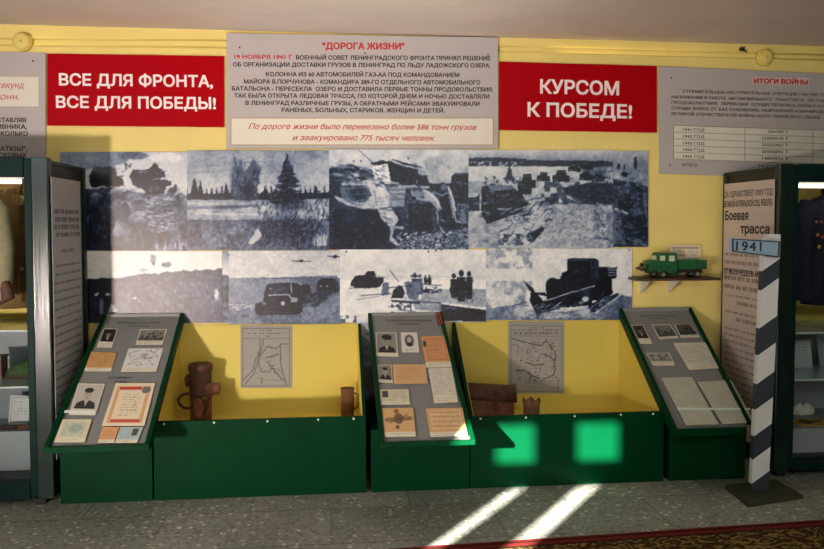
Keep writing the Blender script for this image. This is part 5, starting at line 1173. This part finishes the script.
o = printobj('printed_sheet', cv, [(c.x - .1, -.3, stzr + .004), (c.x + .11, -.3, stzr + .004), (c.x + .11, -.46, stzr + .004), (c.x - .1, -.46, stzr + .004)], PMATT, thick=.004, nrm=(0, 0, 1)); tag(o, 'yellow printed sheet lying on the grey step in right showcase', 'paper')
c = at(803, 405, -.18); c.z = stzr
tb_ = thing('paper_bundle', 'crumpled white paper bundle behind the yellow sheet in right showcase', 'paper', c)
obj('bundle', B().rings([[(c.x + .08 * s * math.cos(a) * (1 + .15 * math.sin(3 * a)), c.y + .04 * s * math.sin(a), c.z + z + .012 * math.sin(4 * a)) for a in np.linspace(0, 2 * math.pi, 17)[:-1]] for z, s in ((.004, .9), (.02, 1), (.045, .7), (.06, .3))], smooth=False), CREAM, tb_)

# ================================================================== SHELF, TOY TRUCK, CARD
sy = -.16
z_s = at(672, 277.5, -.1).z; x0, x1 = at(637.5, 278, -.16).x, min(at(712, 278, -.05).x, XB - .01)
SHW = mat('dark_shelf_wood', (70, 48, 32), .5, noise=.2)
t = thing('wall_shelf', 'narrow dark wooden wall shelf carrying the toy truck', 'shelf', ((x0 + x1) / 2, -.08, z_s))
obj('plank', B().box(x0, x1, sy, -.001, z_s - .016, z_s), SHW, t, bevel=.002)
for px in (646, 674):
    xx = at(px, 285, -.08).x
    obj('bracket', B().prism([(xx - .008, -.13, z_s - .016), (xx - .008, -.001, z_s - .016), (xx - .008, -.001, z_s - .1), (xx - .008, -.012, z_s - .1)], (.016, 0, 0)), mat('white_bracket', (222, 214, 200), .4), t)
TG = mat('toy_green', (26, 92, 52), .4, noise=.2, scale=30)
tx0 = at(639, 277, -.09).x; k = .0061; yc = -.085; Wd = .055
def X(px): return at(px, 270, -.11).x
def Zp(py): return at(670, py, -.11).z
t = thing('toy_truck', 'green model truck with open cargo bed standing on the wall shelf', 'toy truck', (X(670), yc, z_s))
t.location.x = X(673)
y0 = yc - Wd * .8
obj('cab', B().prism([(X(657), y0, Zp(272)), (X(657), y0, Zp(261)), (X(656), y0, Zp(254)), (X(658), y0, Zp(252.8)), (X(674.5), y0, Zp(252.8)), (X(676), y0, Zp(254)), (X(676), y0, Zp(272.5))], (0, Wd * 1.6, 0)), TG, t, bevel=.003)
WG = mat('toy_window', (196, 200, 168), .3)
obj('side_window', B().box(X(667.5), X(673), y0 - .002, y0, Zp(261), Zp(255.5)), WG, t)
obj('side_window', B().box(X(658.5), X(663.5), y0 - .002, y0, Zp(260.5), Zp(255.5)), WG, t)
obj('windscreen', B().box(X(655.2), X(655.9), yc - Wd * .6, yc + Wd * .6, Zp(260.5), Zp(255.5)), WG, t)
obj('door_panel', B().box(X(664.5), X(675), y0 - .002, y0, Zp(271), Zp(262)), TG, t)
obj('hood', B().prism([(X(648), yc - Wd * .55, Zp(271)), (X(648.4), yc - Wd * .55, Zp(261)), (X(650), yc - Wd * .55, Zp(260)), (X(657.2), yc - Wd * .55, Zp(259.5)), (X(657.2), yc - Wd * .55, Zp(271))], (0, Wd * 1.1, 0)), TG, t, bevel=.004)
x0b, x1b = X(676.6), X(704.5)
obj('cargo_bed', B().box(x0b, x1b, yc - Wd, yc + Wd, Zp(269), Zp(267)), TG, t)
obj('bed_side', B().box(x0b, x1b, yc - Wd, yc - Wd + .004, Zp(267), Zp(260)), TG, t)
obj('bed_side', B().box(x0b, x1b, yc + Wd - .004, yc + Wd, Zp(267), Zp(260)), TG, t)
obj('headboard', B().box(x0b, x0b + .005, yc - Wd + .004, yc + Wd - .004, Zp(267), Zp(259.5)), TG, t)
obj('tailboard', B().box(x1b - .005, x1b, yc - Wd + .004, yc + Wd - .004, Zp(267), Zp(260)), TG, t)
for px in (680, 685, 690, 695, 700): obj('bed_post', B().box(X(px), X(px) + .004, yc - Wd - .003, yc - Wd, Zp(269), Zp(260)), TG, t)
DKT = mat('toy_dark', (34, 36, 32), .5)
obj('chassis', B().box(X(648), X(702), yc - Wd * .5, yc + Wd * .5, Zp(273), Zp(269.5)), DKT, t)
def wheel(px, yy, r):
    cc = Vector((X(px), yy, z_s + r)); wv = obj('wheel', B().lathe([(r * .7, -.012), (r, -.009), (r, .009), (r * .7, .012)], cc, 20, 'y'), DKT, t)
    obj('hub', B().lathe([(r * .5, -.014), (r * .5, .014)], cc, 14, 'y'), mat('toy_hub', (130, 128, 112), .5), wv)
for yy, o_ in ((yc - Wd * .8, 0), (yc + Wd * .8, -9)):
    wheel(661.5 + o_ * .4, yy, .021)
    wheel(695.5, yy, .023)
for s in (-1, 1): obj('fender', B().tube([(X(649), yc + s * Wd * .8, Zp(271)), (X(653), yc + s * Wd * .8, Zp(268)), (X(659), yc + s * Wd * .8, Zp(266.5)), (X(665), yc + s * Wd * .8, Zp(269)), (X(670), yc + s * Wd * .8, Zp(273)), (X(677), yc + s * Wd * .8, Zp(273.5))], .007, 8), TG, t)
obj('front_bumper', B().box(X(641), X(644), yc - Wd, yc + Wd, Zp(270), Zp(267.5)), DKT, t)
obj('bumper_bracket', B().box(X(643), X(649), yc - Wd * .4, yc + Wd * .4, Zp(271), Zp(268)), DKT, t)
obj('radiator', B().box(X(646.8), X(648.1), yc - Wd * .5, yc + Wd * .5, Zp(271), Zp(260.5)), TG, t)
for s in (-1, 1): obj('headlight', B().lathe([(.009, .0), (.011, -.012), (.004, -.015)], (X(647), yc + s * Wd * .75, Zp(265)), 12, 'x'), DKT, t)
q = [at(669.5, 245, -.02), at(701, 245, -.02), at(701, 262, -.02), at(669.5, 262, -.02)]
cv = Canvas(0, 0, 100, 100, .55, (.9, .84, .72)); cv.rect(6, 6, 94, 12, (.5, .45, .4), .6); cv.lines(8, 18, 92, 96, 8, (.5, .45, .4), .45)
o = printobj('caption_card', cv, [q[0], q[1], Vector((q[1].x, -.024, z_s + .001)), Vector((q[0].x, -.024, z_s + .001))], PMATT, thick=.002, nrm=(0, -1, 0)); tag(o, 'cream caption card leaning on the wall behind the toy truck', 'card')

# ================================================================== STRIPED POST
PYf = -.80
pb = atz(760, 490.5, 0.02); PYf = pb.y
def post_mat():
    m = bpy.data.materials.new('striped_paint'); m.use_nodes = True; nt = m.node_tree; p = nt.nodes['Principled BSDF']; L = nt.links.new
    tc = nt.nodes.new('ShaderNodeTexCoord'); sp = nt.nodes.new('ShaderNodeSeparateXYZ'); L(tc.outputs['Object'], sp.inputs[0])
    mu = nt.nodes.new('ShaderNodeMath'); mu.operation = 'MULTIPLY_ADD'; mu.inputs[1].default_value = -.72; L(sp.outputs['X'], mu.inputs[0]); L(sp.outputs['Z'], mu.inputs[2])
    dv = nt.nodes.new('ShaderNodeMath'); dv.operation = 'DIVIDE'; dv.inputs[1].default_value = 1.5; L(mu.outputs[0], dv.inputs[0])
    r = nt.nodes.new('ShaderNodeValToRGB'); r.color_ramp.interpolation = 'CONSTANT'; L(dv.outputs[0], r.inputs['Fac'])
    dk = lin((56, 62, 74)) + (1,); wh = lin((240, 239, 238)) + (1,)
    def z(py): return max(0, (at(760, py, PYf).z - 0.02)) / 1.5
    st_ = [(0, dk)]
    for a, b_ in ((478, 454), (454, 430), (430, 404), (404, 379), (379, 350), (350, 323), (323, 285), (285, 265)):
        st_.append((z(a), wh if len(st_) % 2 == 1 else dk))
    st_.append((z(265), wh))
    e = r.color_ramp.elements; e[0].position = 0; e[0].color = dk; e[1].position = 1; e[1].color = wh
    for pos, c_ in st_[1:]: q = e.new(pos); q.color = c_
    n = nt.nodes.new('ShaderNodeTexNoise'); n.inputs['Scale'].default_value = 14; n.inputs['Detail'].default_value = 6; L(tc.outputs['Object'], n.inputs['Vector'])
    mx = nt.nodes.new('ShaderNodeMix'); mx.data_type = 'RGBA'; mx.blend_type = 'MULTIPLY'; mx.inputs['Factor'].default_value = .2
    L(r.outputs['Color'], mx.inputs['A']); L(n.outputs['Color'], mx.inputs['B']); L(mx.outputs['Result'], p.inputs['Base Color']); p.inputs['Roughness'].default_value = .55
    return m
t = thing('milestone_post', 'diagonally striped white and grey wooden post with 1941 sign before the right showcase', 'post', pb)
t.location.z = 0
hw = (at(768.5, 490, PYf).x - at(751.5, 490, PYf).x) / 2
pt = at(772.5, 235, PYf); Hh = pt.z - .02; dx = pt.x - pb.x
pbm = B(); w0, w1 = hw, hw * .98; d2 = .032
def sec(z, o, w_): return [(o - w_, 0, z), (o + w_, 0, z), (o + w_, d2, z), (o - w_, d2, z)]
pbm.rings([sec(0, 0, w0), sec(Hh * .3, 0, w0), sec(Hh * .6, 0, w0), sec(Hh - .035, 0, w1), ], smooth=False)
o_ = len(pbm.v); pbm.rings([sec(Hh - .035, 0, w1), [(-w1 * .35, .0, Hh + .005), (w1 * .95, 0, Hh + .005), (w1 * .95, d2, Hh + .005), (-w1 * .35, d2, Hh + .005)]], smooth=False)
po = obj('post', pbm, post_mat()); po.parent = t; po.location = (0, 0, .02); po.rotation_euler = (0, math.atan2(dx, Hh), 0)
# base plate
ba = [atz(725, 488.5, 0), atz(776, 483, 0), atz(803, 499, 0), atz(748, 507.5, 0)]
obj('base_plate', B().prism([v + Vector((0, 0, .02)) for v in ba], (0, 0, -.02)), mat('olive_iron_plate', (62, 64, 44), .6, noise=.2), t)
obj('bracket', B().box(pb.x - hw - .012, pb.x + hw * .6, pb.y + d2 + .001, pb.y + d2 + .008, .27, .36), mat('rusty_bracket', (90, 70, 66), .6), t)
yS = PYf - .03
sq = [at(731, 238.5, yS), at(780.5, 241.5, yS + .0), at(779.5, 257.5, yS), at(731, 251.5, yS)]
sg = obj('sign_board', B().prism(sq, (0, .022, 0)), mat('sign_blue', (158, 182, 204), .5, noise=.06), t, bevel=.002); sg['label'] = 'pale blue plate reading 1941'
fr = B(); q2 = [v + Vector((0, -.003, 0)) for v in sq]
cen = sum(q2, Vector()) / 4; q3 = [v + (cen - v) * .06 for v in q2]
for i in range(4): fr.bar(q3[i], q3[(i + 1) % 4], .006, .007, (0, 1, 0))
obj('sign_border', fr, mat('sign_dark_edge', (54, 66, 84), .5), sg)
b = B(); wtext(b, '1941', 736, 761.5, 250.2, 9.3, yS - .004, .035, bold=.02, spacing=1.2); obj('digits', b, mat('sign_digit', (40, 50, 62), .5), sg)

# ================================================================== CARPET
def carpet_mat():
    m = bpy.data.materials.new('runner_pile'); m.use_nodes = True; nt = m.node_tree; p = nt.nodes['Principled BSDF']; L = nt.links.new; N = nt.nodes.new
    tc = N('ShaderNodeTexCoord'); sp = N('ShaderNodeSeparateXYZ'); L(tc.outputs['Object'], sp.inputs[0])
    # border bands by distance from the long edge (object y: 0 at edge, negative inwards)
    r = N('ShaderNodeValToRGB'); r.color_ramp.interpolation = 'CONSTANT'
    mu = N('ShaderNodeMath'); mu.operation = 'MULTIPLY'; mu.inputs[1].default_value = -1 / .5; L(sp.outputs['Y'], mu.inputs[0]); L(mu.outputs[0], r.inputs['Fac'])
    e = r.color_ramp.elements; e[0].position = 0; e[0].color = lin((120, 36, 34)) + (1,); e[1].position = .9; e[1].color = lin((110, 34, 32)) + (1,)
    for pos, c_ in ((.035, (58, 30, 24)), (.06, (128, 44, 38)), (.12, (54, 34, 24)), (.15, (70, 54, 30))): q = e.new(pos); q.color = lin(c_) + (1,)
    # scroll pattern
    mp = N('ShaderNodeMapping'); mp.inputs['Scale'].default_value = (9, 13, 1); L(tc.outputs['Object'], mp.inputs['Vector'])
    vo = N('ShaderNodeTexVoronoi'); vo.feature = 'F1'; vo.inputs['Scale'].default_value = 1.0; L(mp.outputs[0], vo.inputs['Vector'])
    nz = N('ShaderNodeTexNoise'); nz.inputs['Scale'].default_value = 2.2; nz.inputs['Detail'].default_value = 2; L(mp.outputs[0], nz.inputs['Vector'])
    ad = N('ShaderNodeMath'); ad.operation = 'MULTIPLY_ADD'; ad.inputs[1].default_value = .9; L(nz.outputs['Fac'], ad.inputs[0]); L(vo.outputs['Distance'], ad.inputs[2])
    ml = N('ShaderNodeMath'); ml.operation = 'MULTIPLY'; ml.inputs[1].default_value = 17; L(ad.outputs[0], ml.inputs[0])
    wv = N('ShaderNodeMath'); wv.operation = 'SINE'; L(ml.outputs[0], wv.inputs[0])
    gr = N('ShaderNodeValToRGB'); gr.color_ramp.elements[0].position = .25; gr.color_ramp.elements[1].position = .45; L(wv.outputs[0], gr.inputs['Fac'])
    ck = N('ShaderNodeTexChecker'); ck.inputs['Scale'].default_value = 1
    mp2 = N('ShaderNodeMapping'); mp2.inputs['Scale'].default_value = (40, 60, 1); L(tc.outputs['Object'], mp2.inputs['Vector']); L(mp2.outputs[0], ck.inputs['Vector'])
    inn = N('ShaderNodeMath'); inn.operation = 'GREATER_THAN'; inn.inputs[1].default_value = .15; L(mu.outputs[0], inn.inputs[0])
    m1_ = N('ShaderNodeMath'); m1_.operation = 'MULTIPLY'; L(gr.outputs['Color'], m1_.inputs[0]); L(inn.outputs[0], m1_.inputs[1])
    mx = N('ShaderNodeMix'); mx.data_type = 'RGBA'; L(m1_.outputs[0], mx.inputs['Factor']); L(r.outputs['Color'], mx.inputs['A']); mx.inputs['B'].default_value = lin((150, 122, 70)) + (1,)
    mx2 = N('ShaderNodeMix'); mx2.data_type = 'RGBA'; mx2.blend_type = 'MULTIPLY'; ckf = N('ShaderNodeMath'); ckf.operation = 'MULTIPLY'; ckf.inputs[1].default_value = .3; L(ck.outputs['Fac'], ckf.inputs[0])
    L(ckf.outputs[0], mx2.inputs['Factor']); L(mx.outputs['Result'], mx2.inputs['A']); mx2.inputs['B'].default_value = (.3, .25, .2, 1)
    L(mx2.outputs['Result'], p.inputs['Base Color']); p.inputs['Roughness'].default_value = .95; p.inputs['Specular IOR Level'].default_value = .1
    n = N('ShaderNodeTexNoise'); n.inputs['Scale'].default_value = 300; L(tc.outputs['Object'], n.inputs['Vector']); bp = N('ShaderNodeBump'); bp.inputs['Strength'].default_value = .4; bp.inputs['Distance'].default_value = .005; L(n.outputs['Fac'], bp.inputs['Height']); L(bp.outputs[0], p.inputs['Normal'])
    return m
e0, e1 = atz(400, 548, .008), atz(824, 519.5, .008)
ang = math.atan2(e1.y - e0.y, e1.x - e0.x)
cb = B().box(-1.6, 4.2, -1.3, 0, -.008, 0)
co = obj('carpet_runner', cb, carpet_mat()); co.location = e0; co.rotation_euler = (0, 0, ang)
tag(co, 'red-bordered carpet runner with gold scroll pattern on the terrazzo floor', 'carpet')
